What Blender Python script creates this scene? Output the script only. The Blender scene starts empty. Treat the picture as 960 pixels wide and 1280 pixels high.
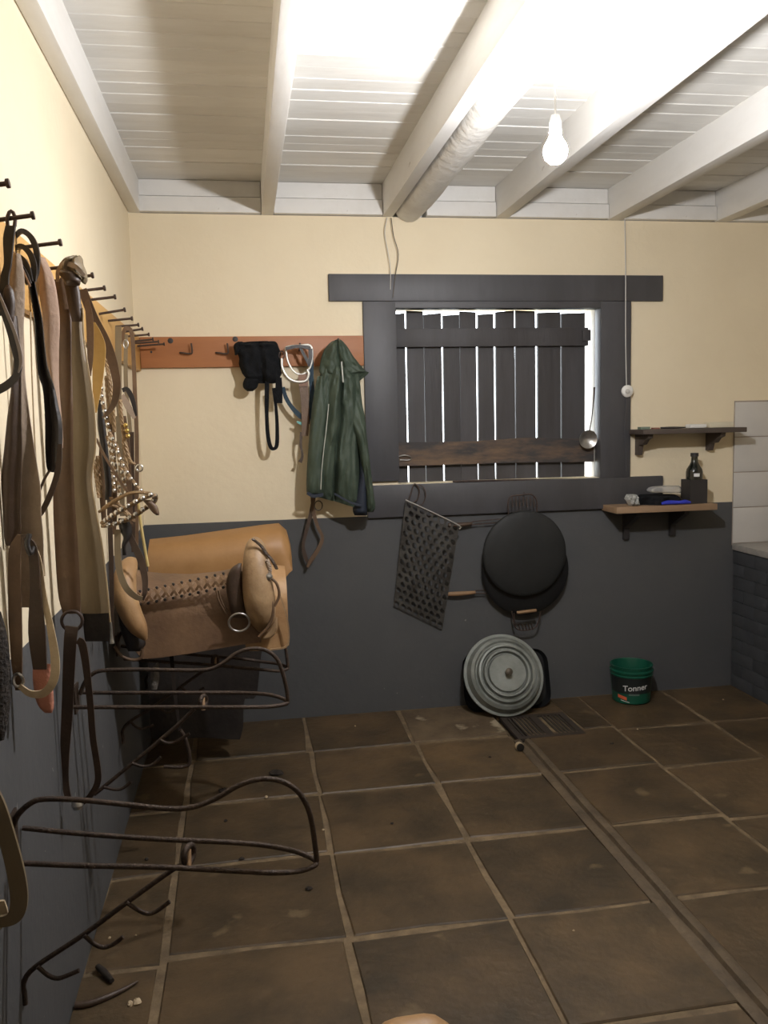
import bpy, bmesh, math, random
from mathutils import Vector, Matrix
import numpy as np
random.seed(7)
scene = bpy.context.scene
col = scene.collection

# ------------------------------------------------------------------ camera
F = 1075.5                       # focal length in pixels of the 960 x 1280 frame
YAW, PITCH, ROLL = .1594, .1035, -.0226
CAM = Vector((0, 0, 1.5616))
def _axes():
    cy, sy, cp, sp = math.cos(YAW), math.sin(YAW), math.cos(PITCH), math.sin(PITCH)
    f = Vector((sy*cp, cy*cp, -sp)); r = Vector((cy, -sy, 0)); u = r.cross(f)
    c, s = math.cos(ROLL), math.sin(ROLL)
    return r*c + u*s, u*c - r*s, f
RX, UP, FW = _axes()
cam_data = bpy.data.cameras.new('camera')
cam = bpy.data.objects.new('camera', cam_data); col.objects.link(cam)
m = Matrix((RX, UP, -FW)).transposed().to_4x4(); m.translation = CAM
cam.matrix_world = m
cam_data.sensor_fit = 'VERTICAL'; cam_data.sensor_height = 24.0
cam_data.lens = F/1280*24.0
cam_data.clip_start = .02
scene.camera = cam

# ------------------------------------------------------------------ light and exposure
world = bpy.data.worlds.new('world'); scene.world = world; world.use_nodes = True
bg = world.node_tree.nodes['Background']
bg.inputs['Color'].default_value = (.86, .93, 1, 1); bg.inputs['Strength'].default_value = 9.0
vs = scene.view_settings
vs.view_transform = 'Standard'; vs.look = 'None'; vs.gamma = 1.0; vs.use_curve_mapping = False
vs.exposure = 0.0
BULB = 1850.0                      # emission strength of the bare bulb

# ------------------------------------------------------------------ helpers
def ray(x, y): return FW + RX*((x-480)/F) - UP*((y-640)/F)
def on(x, y, axis, v):
    d = ray(x, y); t = (v-CAM[axis])/d[axis]; return CAM + d*t
def PY(x, y, Y): return on(x, y, 1, Y)
def PX(x, y, X): return on(x, y, 0, X)
def PZ(x, y, Z=0.): return on(x, y, 2, Z)
D = 4.5; XL = -.516; ZB = 2.615; ZT = 2.775; XR = 3.35; YF = -1.2

def mat(name, c1, c2=None, scale=6., rough=.6, metal=0., bump=0., stretch=(1, 1, 1), bscale=None, lo=.35, hi=.65,
        rand=0., spec=None, emit=None, trans=0., fleck=None):
    M = bpy.data.materials.new(name); M.use_nodes = True
    nt = M.node_tree; b = nt.nodes['Principled BSDF']; L = nt.links.new
    b.inputs['Roughness'].default_value = rough; b.inputs['Metallic'].default_value = metal
    if spec is not None: b.inputs['Specular IOR Level'].default_value = spec
    if trans: b.inputs['Transmission Weight'].default_value = trans
    if emit:
        b.inputs['Emission Color'].default_value = (*emit[0], 1); b.inputs['Emission Strength'].default_value = emit[1]
    b.inputs['Base Color'].default_value = (*c1, 1)
    tc = nt.nodes.new('ShaderNodeTexCoord'); mp = nt.nodes.new('ShaderNodeMapping')
    mp.inputs['Scale'].default_value = stretch; L(tc.outputs['Object'], mp.inputs['Vector'])
    if rand:
        oi = nt.nodes.new('ShaderNodeObjectInfo'); vm = nt.nodes.new('ShaderNodeVectorMath'); vm.operation = 'SCALE'
        vm.inputs[0].default_value = (37, 19, 53); L(oi.outputs['Random'], vm.inputs['Scale'])
        L(vm.outputs[0], mp.inputs['Location'])
    if c2:
        n = nt.nodes.new('ShaderNodeTexNoise'); n.inputs['Scale'].default_value = scale
        n.inputs['Detail'].default_value = 8; n.inputs['Roughness'].default_value = .65
        L(mp.outputs[0], n.inputs['Vector'])
        rp = nt.nodes.new('ShaderNodeMapRange'); rp.inputs[1].default_value = lo; rp.inputs[2].default_value = hi
        L(n.outputs['Fac'], rp.inputs[0])
        mx = nt.nodes.new('ShaderNodeMix'); mx.data_type = 'RGBA'
        mx.inputs[6].default_value = (*c1, 1); mx.inputs[7].default_value = (*c2, 1)
        L(rp.outputs[0], mx.inputs[0]); out = mx.outputs[2]
        if rand:
            hs = nt.nodes.new('ShaderNodeHueSaturation'); mr = nt.nodes.new('ShaderNodeMapRange')
            mr.inputs[3].default_value = 1-rand; mr.inputs[4].default_value = 1+rand
            L(oi.outputs['Random'], mr.inputs[0]); L(mr.outputs[0], hs.inputs['Value']); L(out, hs.inputs['Color']); out = hs.outputs[0]
        if fleck:
            n2 = nt.nodes.new('ShaderNodeTexNoise'); n2.inputs['Scale'].default_value = fleck[1]; n2.inputs['Detail'].default_value = 4
            L(mp.outputs[0], n2.inputs['Vector'])
            r2 = nt.nodes.new('ShaderNodeMapRange'); r2.inputs[1].default_value = fleck[2]; r2.inputs[2].default_value = fleck[2]+.06
            L(n2.outputs['Fac'], r2.inputs[0])
            m2 = nt.nodes.new('ShaderNodeMix'); m2.data_type = 'RGBA'; m2.inputs[7].default_value = (*fleck[0], 1)
            L(r2.outputs[0], m2.inputs[0]); L(out, m2.inputs[6]); out = m2.outputs[2]
        L(out, b.inputs['Base Color'])
    if bump:
        nb = nt.nodes.new('ShaderNodeTexNoise'); nb.inputs['Scale'].default_value = bscale or scale*3; nb.inputs['Detail'].default_value = 6
        L(mp.outputs[0], nb.inputs['Vector'])
        bp = nt.nodes.new('ShaderNodeBump'); bp.inputs['Strength'].default_value = bump; bp.inputs['Distance'].default_value = .01
        L(nb.outputs['Fac'], bp.inputs['Height']); L(bp.outputs[0], b.inputs['Normal'])
    return M

def obj(name, V, Fc, material, parent=None, smooth=None, world_origin=False, cat=None, label=None, group=None, kind=None, bevel=0.):
    V = [Vector(v) for v in V]
    if world_origin: base = Vector((0, 0, 0))
    else:
        xs = [v.x for v in V]; ys = [v.y for v in V]; zs = [v.z for v in V]
        base = Vector(((min(xs)+max(xs))/2, (min(ys)+max(ys))/2, min(zs)))
    me = bpy.data.meshes.new(name)
    me.from_pydata([v-base for v in V], [], Fc); me.update()
    bm = bmesh.new(); bm.from_mesh(me)
    bmesh.ops.recalc_face_normals(bm, faces=bm.faces)
    if bevel: bmesh.ops.bevel(bm, geom=[e for e in bm.edges if e.is_manifold and e.calc_face_angle(0) > .5], offset=bevel, segments=2, affect='EDGES', profile=.6)
    bm.to_mesh(me); bm.free()
    me.materials.append(material)
    if smooth is not None:
        me.shade_smooth(); me.set_sharp_from_angle(angle=math.radians(smooth))
    o = bpy.data.objects.new(name, me); col.objects.link(o)
    if parent:
        p = Vector((0, 0, 0)); q = parent
        while q: p += q.location; q = q.parent
        o.parent = parent; o.location = base - p
    else: o.location = base
    tag(o, label, cat, group, kind)
    return o

def tag(o, label=None, cat=None, group=None, kind=None):
    if label: o['label'] = label
    if cat: o['category'] = cat
    if group: o['group'] = group
    if kind: o['kind'] = kind
    return o

def thing(name, loc, label, cat, group=None):
    o = bpy.data.objects.new(name, None); col.objects.link(o); o.location = Vector(loc); o.empty_display_size = .05
    return tag(o, label, cat, group)

def box_vf(a, b):
    x0, y0, z0 = a; x1, y1, z1 = b
    V = [(x0,y0,z0),(x1,y0,z0),(x1,y1,z0),(x0,y1,z0),(x0,y0,z1),(x1,y0,z1),(x1,y1,z1),(x0,y1,z1)]
    Q = [(0,3,2,1),(4,5,6,7),(0,1,5,4),(1,2,6,5),(2,3,7,6),(3,0,4,7)]
    return V, Q
def box(name, a, b, material, parent=None, bevel=0., **k):
    V, Q = box_vf(a, b); return obj(name, V, Q, material, parent, bevel=bevel, smooth=40 if bevel else None, **k)
def merge(parts):
    V, Q = [], []
    for v, q in parts:
        n = len(V); V += list(v); Q += [tuple(i+n for i in f) for f in q]
    return V, Q
def prism(name, poly, axis, a, b, material, parent=None, **k):
    """2D polygon extruded along axis (0 x: poly is (y,z); 1 y: (x,z); 2 z: (x,y))"""
    def pt(p, t):
        return [(t, p[0], p[1]), (p[0], t, p[1]), (p[0], p[1], t)][axis]
    n = len(poly); V = [pt(p, a) for p in poly] + [pt(p, b) for p in poly]
    Q = [tuple(range(n-1, -1, -1)), tuple(range(n, 2*n))] + [(i, (i+1) % n, n+(i+1) % n, n+i) for i in range(n)]
    return obj(name, V, Q, material, parent, **k)

def cr(pts, k=5, closed=False):
    """Catmull-Rom resampling of tuples of any length"""
    P = [np.array(p, float) for p in pts]; n = len(P); out = []
    segs = n if closed else n-1
    for i in range(segs):
        p1, p2 = P[i], P[(i+1) % n]
        p0 = P[i-1] if (i > 0 or closed) else 2*p1-p2
        p3 = P[(i+2) % n] if (i+2 < n or closed) else 2*p2-p1
        for j in range(k):
            t = j/k
            out.append(.5*((2*p1)+(-p0+p2)*t+(2*p0-5*p1+4*p2-p3)*t*t+(-p0+3*p1-3*p2+p3)*t**3))
    if not closed: out.append(P[-1])
    return out

def tube_vf(pts, r, n=8, closed=False):
    pts = [Vector(p) for p in pts]; N = len(pts)
    rs = r if isinstance(r, (list, tuple)) else [r]*N
    T = []
    for i in range(N):
        a = pts[(i-1) % N] if (i > 0 or closed) else pts[i]; b = pts[(i+1) % N] if (i < N-1 or closed) else pts[i]
        d = (b-a); T.append(d.normalized() if d.length > 1e-9 else Vector((0, 0, 1)))
    ref = Vector((0, 0, 1)) if abs(T[0].z) < .9 else Vector((1, 0, 0))
    nrm = T[0].cross(ref).normalized(); V = []
    for i in range(N):
        nrm = (nrm - T[i]*nrm.dot(T[i])); nrm = nrm.normalized() if nrm.length > 1e-6 else T[i].orthogonal().normalized()
        bi = T[i].cross(nrm)
        for j in range(n):
            a = 2*math.pi*j/n; V.append(pts[i] + (nrm*math.cos(a)+bi*math.sin(a))*rs[i])
    Q = []
    for i in range(N if closed else N-1):
        for j in range(n):
            a, b = i*n, ((i+1) % N)*n
            Q.append((a+j, a+(j+1) % n, b+(j+1) % n, b+j))
    if not closed: Q += [tuple(range(n-1, -1, -1)), tuple(range((N-1)*n, N*n))]
    return V, Q
def tube(name, pts, r, material, parent=None, n=8, closed=False, k=0, **kw):
    if k:
        if isinstance(r, (list, tuple)):
            s = cr([(*p, q) for p, q in zip(pts, r)], k, closed); pts = [x[:3] for x in s]; r = [max(1e-4, x[3]) for x in s]
        else: pts = cr([tuple(p) for p in pts], k, closed)
    V, Q = tube_vf(pts, r, n, closed); return obj(name, V, Q, material, parent, smooth=50, **kw)
def ptube(name, px, Y, r, material, parent=None, k=4, **kw):
    """tube through photo pixels (x, y) standing at distance Y (or per point (x, y, Y))"""
    pts = [PY(p[0], p[1], p[2] if len(p) > 2 else Y) for p in px]
    for p in pts: p.x = max(p.x, XL+.004)
    return tube(name, pts, r, material, parent, k=k, **kw)

def lathe_vf(profile, center, axis=(0, 0, 1), n=32):
    ax = Vector(axis).normalized(); e1 = ax.orthogonal().normalized()
    if abs(ax.z) < .95: e1 = Vector((0, 0, 1)).cross(ax).normalized()
    e2 = ax.cross(e1); c = Vector(center); V = []; Q = []
    for (r, h) in profile:
        for j in range(n):
            a = 2*math.pi*j/n; V.append(c + ax*h + (e1*math.cos(a)+e2*math.sin(a))*max(r, 1e-5))
    for i in range(len(profile)-1):
        for j in range(n): Q.append((i*n+j, i*n+(j+1) % n, (i+1)*n+(j+1) % n, (i+1)*n+j))
    return V, Q
def lathe(name, profile, center, material, parent=None, axis=(0, 0, 1), n=32, smooth=40, **k):
    V, Q = lathe_vf(profile, center, axis, n); return obj(name, V, Q, material, parent, smooth=smooth, **k)

def ribbon_vf(px, Y, w, th=.004, k=5):
    pts = []
    for i, p in enumerate(px):
        pts.append((p[0], p[1], p[2] if len(p) > 2 else Y, w[i] if isinstance(w, (list, tuple)) else w))
    s = cr(pts, k); N = len(s); V = []
    for i in range(N):
        a, b = s[max(0, i-1)], s[min(N-1, i+1)]; t = np.array([b[0]-a[0], b[1]-a[1]]); t /= (np.linalg.norm(t)+1e-9)
        nx, ny = -t[1], t[0]; h = s[i][3]/2
        for sg, dy in ((1, -th/2), (-1, -th/2), (-1, th/2), (1, th/2)):
            q = PY(s[i][0]+nx*h*sg, s[i][1]+ny*h*sg, s[i][2]); q.x = max(q.x, XL+.003); q.y += dy; V.append(q)
    Q = [(0, 1, 2, 3), tuple(4*(N-1)+i for i in (3, 2, 1, 0))]
    for i in range(N-1):
        for j in range(4): Q.append((4*i+j, 4*i+(j+1) % 4, 4*i+4+(j+1) % 4, 4*i+4+j))
    return V, Q
def ribbon(name, px, Y, w, material, parent=None, th=.004, k=5, **kw):
    V, Q = ribbon_vf(px, Y, w, th, k); return obj(name, V, Q, material, parent, smooth=45, **kw)

def relief(name, rows, Y, th, material, parent=None, n=12, k=4, flat=False, fold=None, back=.0, **kw):
    """closed solid whose outline rows (y, x_left, x_right) are photo pixels at distance Y;
    it bulges towards -Y by th and, by back, towards +Y"""
    s = cr([(r[1], r[0], r[2], r[0] if len(r) < 4 else r[3]) for r in rows], k); N = len(s); V = []; W = 2*(n+1)
    for i in range(N):
        v = i/(N-1)
        for j in range(n+1):
            t = j/n; x = s[i][0]*(1-t)+s[i][2]*t; y = s[i][1]*(1-t)+s[i][3]*t
            q = PY(x, y, Y); bl = 1 if flat else math.sqrt(max(0, 1-(2*t-1)**2))
            env = 1 if flat else min(1, 4*v+.15, 4*(1-v)+.25)
            q.y -= th*bl*env + (fold(t, v) if fold else 0); q.x = max(q.x, XL+.003); V.append(q)
        for j in range(n, -1, -1):
            t = j/n; x = s[i][0]*(1-t)+s[i][2]*t; y = s[i][1]*(1-t)+s[i][3]*t
            q = PY(x, y, Y); bl = math.sqrt(max(0, 1-(2*t-1)**2))
            q.y += back*bl + .001 - (fold(t, v) if (fold and flat) else 0); q.x = max(q.x, XL+.003); V.append(q)
    Q = [tuple(range(W)), tuple((N-1)*W+j for j in range(W-1, -1, -1))]
    for i in range(N-1):
        for j in range(W): Q.append((i*W+j, i*W+(j+1) % W, (i+1)*W+(j+1) % W, (i+1)*W+j))
    return obj(name, V, Q, material, parent, smooth=60, **kw)

def text_vf(s, size, depth=.001):
    cu = bpy.data.curves.new('txt', 'FONT'); cu.body = s; cu.size = size; cu.extrude = depth; cu.align_x = 'CENTER'; cu.offset = size*.012
    o = bpy.data.objects.new('txt', cu); col.objects.link(o)
    dg = bpy.context.evaluated_depsgraph_get(); me = bpy.data.meshes.new_from_object(o.evaluated_get(dg))
    V = [v.co.copy() for v in me.vertices]; Q = [tuple(p.vertices) for p in me.polygons]
    bpy.data.objects.remove(o); bpy.data.curves.remove(cu); bpy.data.meshes.remove(me)
    return V, Q

# ------------------------------------------------------------------ materials
CREAM = (.83, .72, .52); GREY = (.076, .077, .080)
def wall_material(name, dado_z, wob=.006):
    M = mat(name, CREAM, (.78, .665, .47), scale=2.2, rough=.75, bump=.15, bscale=35, lo=.3, hi=.75, fleck=((.46, .36, .24), 26, .775))
    nt = M.node_tree; L = nt.links.new; b = nt.nodes['Principled BSDF']
    src = b.inputs['Base Color'].links[0].from_socket
    tc = nt.nodes.new('ShaderNodeTexCoord'); sp = nt.nodes.new('ShaderNodeSeparateXYZ'); L(tc.outputs['Object'], sp.inputs[0])
    n = nt.nodes.new('ShaderNodeTexNoise'); n.inputs['Scale'].default_value = 5; L(tc.outputs['Object'], n.inputs['Vector'])
    ad = nt.nodes.new('ShaderNodeMath'); ad.operation = 'MULTIPLY_ADD'; ad.inputs[1].default_value = wob; L(n.outputs['Fac'], ad.inputs[0]); L(sp.outputs['Z'], ad.inputs[2])
    gt = nt.nodes.new('ShaderNodeMath'); gt.operation = 'GREATER_THAN'; gt.inputs[1].default_value = dado_z; L(ad.outputs[0], gt.inputs[0])
    ng = nt.nodes.new('ShaderNodeTexNoise'); ng.inputs['Scale'].default_value = 7; ng.inputs['Detail'].default_value = 8; L(tc.outputs['Object'], ng.inputs['Vector'])
    gm = nt.nodes.new('ShaderNodeMix'); gm.data_type = 'RGBA'; gm.inputs[6].default_value = (*GREY, 1); gm.inputs[7].default_value = (.092, .092, .093, 1); L(ng.outputs['Fac'], gm.inputs[0])
    # small chips in the grey paint
    vo = nt.nodes.new('ShaderNodeTexNoise'); vo.inputs['Scale'].default_value = 28; vo.inputs['Detail'].default_value = 3; L(tc.outputs['Object'], vo.inputs['Vector'])
    ch = nt.nodes.new('ShaderNodeMath'); ch.operation = 'GREATER_THAN'; ch.inputs[1].default_value = .745; L(vo.outputs['Fac'], ch.inputs[0])
    g2 = nt.nodes.new('ShaderNodeMix'); g2.data_type = 'RGBA'; g2.inputs[7].default_value = (.22, .21, .20, 1); L(ch.outputs[0], g2.inputs[0]); L(gm.outputs[2], g2.inputs[6])
    mx = nt.nodes.new('ShaderNodeMix'); mx.data_type = 'RGBA'; L(gt.outputs[0], mx.inputs[0]); L(g2.outputs[2], mx.inputs[6]); L(src, mx.inputs[7])
    L(mx.outputs[2], b.inputs['Base Color'])
    return M
M_WALLB = wall_material('paint_back_wall', 1.072)
M_WALLL = wall_material('paint_left_wall', 1.072)
M_WHITE = mat('white_painted_wood', (.76, .74, .69), (.62, .59, .53), scale=5, rough=.55, bump=.25, bscale=18, stretch=(.25, 1, 1), lo=.45, hi=.8, rand=.05, fleck=((.36, .31, .25), 22, .74))
M_RAFT = mat('white_painted_rafter', (.77, .75, .71), (.66, .63, .58), scale=5, rough=.55, bump=.25, bscale=14, stretch=(1, .3, 1), lo=.45, hi=.8, fleck=((.40, .35, .29), 16, .73))
M_STONE = mat('brown_stone', (.115, .073, .035), (.052, .036, .019), scale=3.6, rough=.5, bump=.4, bscale=26, rand=.2, lo=.36, hi=.64, fleck=((.135, .093, .048), 7, .655))
M_GROUT = mat('grout', (.22, .155, .085), (.11, .078, .044), scale=11, rough=.85, bump=.5, bscale=50)
M_GPAINT = mat('grey_painted_timber', (.072, .070, .075), (.055, .053, .056), scale=5, rough=.5, bump=.2, bscale=16, stretch=(1, 1, .3))
M_PLANK = mat('dark_shutter_wood', (.060, .056, .058), (.042, .037, .036), scale=7, rough=.6, bump=.3, bscale=22, stretch=(1, 1, .15), rand=.12)
M_RAIL = mat('weathered_rail', (.155, .098, .058), (.045, .039, .038), scale=9, rough=.7, bump=.4, bscale=30, stretch=(.25, 1, 1), lo=.4, hi=.56)
M_BOARD = mat('orange_brown_board', (.42, .17, .062), (.34, .13, .048), scale=9, rough=.5, bump=.2, bscale=40, stretch=(.12, .12, 1), fleck=((.16, .075, .035), 7, .72))
M_BOARDL = mat('honey_board', (.62, .36, .11), (.52, .28, .08), scale=9, rough=.5, bump=.2, bscale=40, stretch=(.12, .12, 1))
M_IRON = mat('rusty_iron', (.040, .027, .020), (.072, .046, .031), scale=40, rough=.6, metal=.35, bump=.4, bscale=160)
M_NAIL = mat('dark_nail', (.060, .045, .040), (.10, .065, .05), scale=60, rough=.55, metal=.5)
M_STEEL = mat('worn_steel', (.55, .54, .52), (.38, .36, .33), scale=30, rough=.35, metal=.9)
M_CHROME = mat('bright_metal', (.72, .71, .69), rough=.25, metal=1.)
M_BLACK = mat('black_leather', (.018, .015, .014), (.032, .026, .023), scale=18, rough=.45, bump=.2)
M_DBROWN = mat('dark_brown_leather', (.070, .042, .026), (.050, .030, .019), scale=14, rough=.5, bump=.2, bscale=60)
M_BROWN = mat('brown_leather', (.15, .088, .048), (.105, .062, .035), scale=12, rough=.5, bump=.2, bscale=60)
M_TAUPE = mat('taupe_felt', (.36, .275, .205), (.29, .22, .16), scale=14, rough=.9, bump=.3, bscale=90)
M_PINKTAN = mat('pinkish_leather', (.40, .265, .185), (.32, .21, .145), scale=16, rough=.75, bump=.3, bscale=70)
M_KHAKI = mat('khaki_leather', (.22, .165, .095), (.165, .122, .070), scale=7, rough=.5, bump=.15, bscale=50, stretch=(1, 1, .4))
M_PALE = mat('pale_rawhide', (.58, .46, .30), (.45, .34, .21), scale=20, rough=.6, bump=.2)
M_PINK = mat('pink_felt', (.58, .25, .17), (.48, .20, .13), scale=30, rough=.95, bump=.3, bscale=120)
M_YELLOW = mat('yellow_leather', (.50, .30, .085), (.42, .24, .065), scale=10, rough=.5, bump=.15)
M_FUR = mat('black_fur', (.018, .014, .012), (.045, .034, .026), scale=60, rough=.95, bump=1., bscale=140)
M_SEAT = mat('saddle_leather', (.23, .135, .072), (.12, .068, .040), scale=6, rough=.45, bump=.2, bscale=70, lo=.3, hi=.7)
M_TAN = mat('tan_leather', (.43, .26, .12), (.34, .19, .085), scale=8, rough=.5, bump=.15, bscale=70)
M_ROLL = mat('pommel_leather', (.42, .28, .15), (.22, .13, .065), scale=9, rough=.5, bump=.2, bscale=60)
M_ORANGE = mat('orange_tan_leather', (.40, .215, .080), (.33, .17, .06), scale=7, rough=.5, bump=.15)
M_CLOTHB = mat('black_cloth', (.006, .0065, .0075), (.011, .0115, .013), scale=40, rough=.95, bump=.4, bscale=120, spec=.2)
M_JACKET = mat('dark_green_nylon', (.044, .062, .043), (.060, .080, .056), scale=8, rough=.58, bump=.6, bscale=22, spec=.35)
M_NAVY = mat('navy_lining', (.016, .022, .036), rough=.7)
M_SEAM = mat('pale_piping', (.42, .42, .36), rough=.6)
M_TEAL = mat('teal_webbing', (.014, .028, .055), (.016, .048, .065), scale=40, rough=.7)
M_TEALP = mat('pale_teal_webbing', (.16, .42, .40), rough=.7)
M_PAN = mat('seasoned_iron', (.009, .009, .010), (.016, .016, .016), scale=8, rough=.5, bump=.15, spec=.35)
M_SOOT = mat('sooty_perforated_steel', (.10, .095, .085), (.045, .038, .032), scale=9, rough=.55, metal=.4)
M_WOODG = mat('wooden_grip', (.33, .20, .10), (.24, .14, .07), scale=20, rough=.6)
M_ALU = mat('dull_aluminium', (.27, .285, .26), (.165, .175, .155), scale=7, rough=.5, metal=.35, bump=.15, bscale=30)
M_ALUD = mat('dark_knob', (.11, .09, .065), rough=.5, metal=.4)
M_BUCKET = mat('green_plastic', (.008, .085, .050), rough=.32)
M_BUCKIN = mat('bucket_label_black', (.013, .016, .016), rough=.4)
M_ORLAB = mat('orange_label', (.72, .14, .06), rough=.5)
M_LETTER = mat('white_print', (.75, .75, .73), rough=.5)
M_SHELFD = mat('dark_shelf_wood', (.10, .075, .06), (.065, .05, .042), scale=8, rough=.6, stretch=(.2, 1, 1))
M_SHELFL = mat('pale_brown_shelf_wood', (.36, .235, .14), (.26, .165, .095), scale=8, rough=.6, stretch=(.15, 1, 1))
M_BRACK = mat('dark_bracket', (.030, .026, .026), rough=.55)
M_TILE = mat('glazed_white_tile', (.60, .575, .54), (.56, .54, .51), scale=3, rough=.25)
M_MORTAR = mat('tile_mortar', (.36, .30, .25), rough=.9)
M_BRICK = mat('grey_painted_brick', (.062, .065, .070), (.048, .050, .055), scale=9, rough=.5, bump=.3, rand=.1)
M_TOP = mat('counter_stone', (.40, .37, .33), (.30, .28, .25), scale=30, rough=.35)
M_PLASTW = mat('white_plastic', (.78, .76, .71), rough=.45)
M_CABLE = mat('grey_cable', (.55, .53, .49), rough=.6)
M_CLEAR = mat('clear_plastic', (.85, .85, .84), rough=.15, trans=.75)
M_BLUE = mat('blue_plastic', (.035, .05, .50), rough=.4)
M_GLASS = mat('dark_bottle_glass', (.010, .012, .009), rough=.08, spec=.7)
M_SOCKET = mat('socket_white', (.7, .7, .68), rough=.4)
M_BULB = mat('lit_bulb', (1, 1, 1), rough=.4, emit=((.97, .97, 1.0), BULB))
M_DIRT = mat('dry_dirt', (.03, .022, .016), rough=.95)
M_OUT = mat('dry_ground_outside', (.45, .40, .30), (.36, .33, .22), scale=3, rough=.9)

# ------------------------------------------------------------------ the room
def struct(o): o['kind'] = 'structure'; return o
M_DUSTY = mat('dusty_stone', (.15, .105, .058), (.075, .05, .028), scale=5, rough=.8, bump=.3, bscale=26, lo=.35, hi=.65, fleck=((.34, .28, .19), 6, .62))
# floor bed with the drain groove
GX0, GX1 = 1.262, 1.328
prof = [(XL-.15, -.005), (GX0-.02, -.005), (GX0-.006, .002), (GX0+.010, -.012), (GX0+.022, -.022), (GX1-.022, -.022), (GX1-.010, -.012), (GX1+.006, .002), (GX1+.02, -.005), (XR+.15, -.005), (XR+.15, -.12), (XL-.15, -.12)]
prof = [(XL-.15, -.005), (GX0-.018, -.005), (GX0-.012, -.03), (GX1+.012, -.03), (GX1+.018, -.005), (XR+.15, -.005), (XR+.15, -.12), (XL-.15, -.12)]
floor = struct(prism('floor', prof, 1, YF-.15, D+.15, M_GROUT, world_origin=True))
M_GUT = mat('gutter_cement', (.125, .088, .050), (.070, .049, .029), scale=9, rough=.75, bump=.6, bscale=40)
gm = (GX0+GX1)/2
V = []; Q = []; NY = 40
for i in range(NY+1):
    yy = YF+(3.925-YF)*i/NY; w = random.uniform(-.003, .003)
    pr_ = [(GX0-.012, -.02), (GX0-.012, -.002), (GX0+.004+w, .004), (gm-.012+w, .001), (gm-.006+w, -.014), (gm+.007+w, -.014), (gm+.012+w, .001), (GX1-.004+w, .004), (GX1+.012, -.002), (GX1+.012, -.02)]
    V += [(x_, yy, z_) for x_, z_ in pr_]
for i in range(NY):
    for j in range(10): Q.append((i*10+j, i*10+(j+1) % 10, (i+1)*10+(j+1) % 10, (i+1)*10+j))
Q += [tuple(range(10)), tuple(NY*10+j for j in range(9, -1, -1))]
obj('drain_gutter', V, Q, M_GUT, floor, smooth=50)
cols = [(XL, -.309), (-.286, .247), (.269, .759), (.781, GX0-.012), (GX1+.012, 1.793), (1.814, 2.294), (2.314, 2.73), (2.745, XR)]
rowsY = [D, 4.0, 3.515, 3.0, 2.475, 1.965, 1.45, .95, .45]
for ci, (x0, x1) in enumerate(cols):
    for ri in range(len(rowsY)-1):
        y1, y0 = rowsY[ri], rowsY[ri+1]
        off = {0: -.03, 1: .0, 2: -.005, 3: 0, 4: .0, 5: -.05, 6: -.05, 7: -.05}[ci]
        if ri == 0: y1 = D
        else: y1 += off
        y0 += off; g = .012
        a0, a1 = x0, x1
        if ri == 0 and ci == 3: a1 = 1.255
        if ri == 0 and ci == 4: a0 = 1.64
        j = lambda s=.009: random.uniform(-s, s)
        c = [(a0+j(), y0+g+j()), ((a0+a1)/2+j(.01), y0+g+j(.006)), (a1+j(), y0+g+j()), (a1+j(.005), (y0+y1)/2), (a1+j(), y1-g+j()), ((a0+a1)/2, y1-g+j(.006)), (a0+j(), y1-g+j()), (a0+j(.005), (y0+y1)/2)]
        if ri == 0: c = [(p[0], min(p[1], D-.004)) for p in c]
        h = random.uniform(-.0012, .0012)
        cx = sum(p[0] for p in c)/8; cy = sum(p[1] for p in c)/8
        ins = [(cx+(p[0]-cx)*.982, cy+(p[1]-cy)*.982) for p in c]
        V = [(p[0], p[1], -.02) for p in c] + [(p[0], p[1], -.004+h) for p in c] + [(p[0], p[1], .0+h) for p in ins]
        Q = [tuple(range(7, -1, -1))] + [(i, (i+1) % 8, 8+(i+1) % 8, 8+i) for i in range(8)] + [(8+i, 8+(i+1) % 8, 16+(i+1) % 8, 16+i) for i in range(8)] + [tuple(range(16, 24))]
        obj('stone_slab', V, Q, M_DUSTY if (ci == 3 and ri == 0) else M_STONE, floor)
# stretch of bare cement above and beside the grate
box('cement_patch', (1.262, 4.262, -.02), (1.632, D-.004, -.001), M_STONE, floor)

# walls
WX0, WX1, WZ0, WZ1 = .803, 1.934, 1.235, 2.163            # clear window opening
T = .20
parts = [box_vf((XL-.2, D, -.05), (WX0, D+T, ZB)), box_vf((WX1, D, -.05), (XR+.2, D+T, ZB)),
         box_vf((WX0, D, -.05), (WX1, D+T, WZ0)), box_vf((WX0, D, WZ1), (WX1, D+T, ZB))]
V, Q = merge(parts)
wall_back = struct(obj('wall_back', V, Q, M_WALLB, world_origin=True))
wall_left = struct(box('wall_left', (XL-.2, YF-.2, -.05), (XL, D, ZT+.1), M_WALLL, world_origin=True))
wall_right = struct(box('wall_right', (XR, YF-.2, -.05), (XR+.2, D, ZT+.1), M_WALLL, world_origin=True))
wall_front = struct(box('wall_front', (XL, YF-.2, -.05), (XR, YF, ZT+.1), M_WALLL, world_origin=True))

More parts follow.
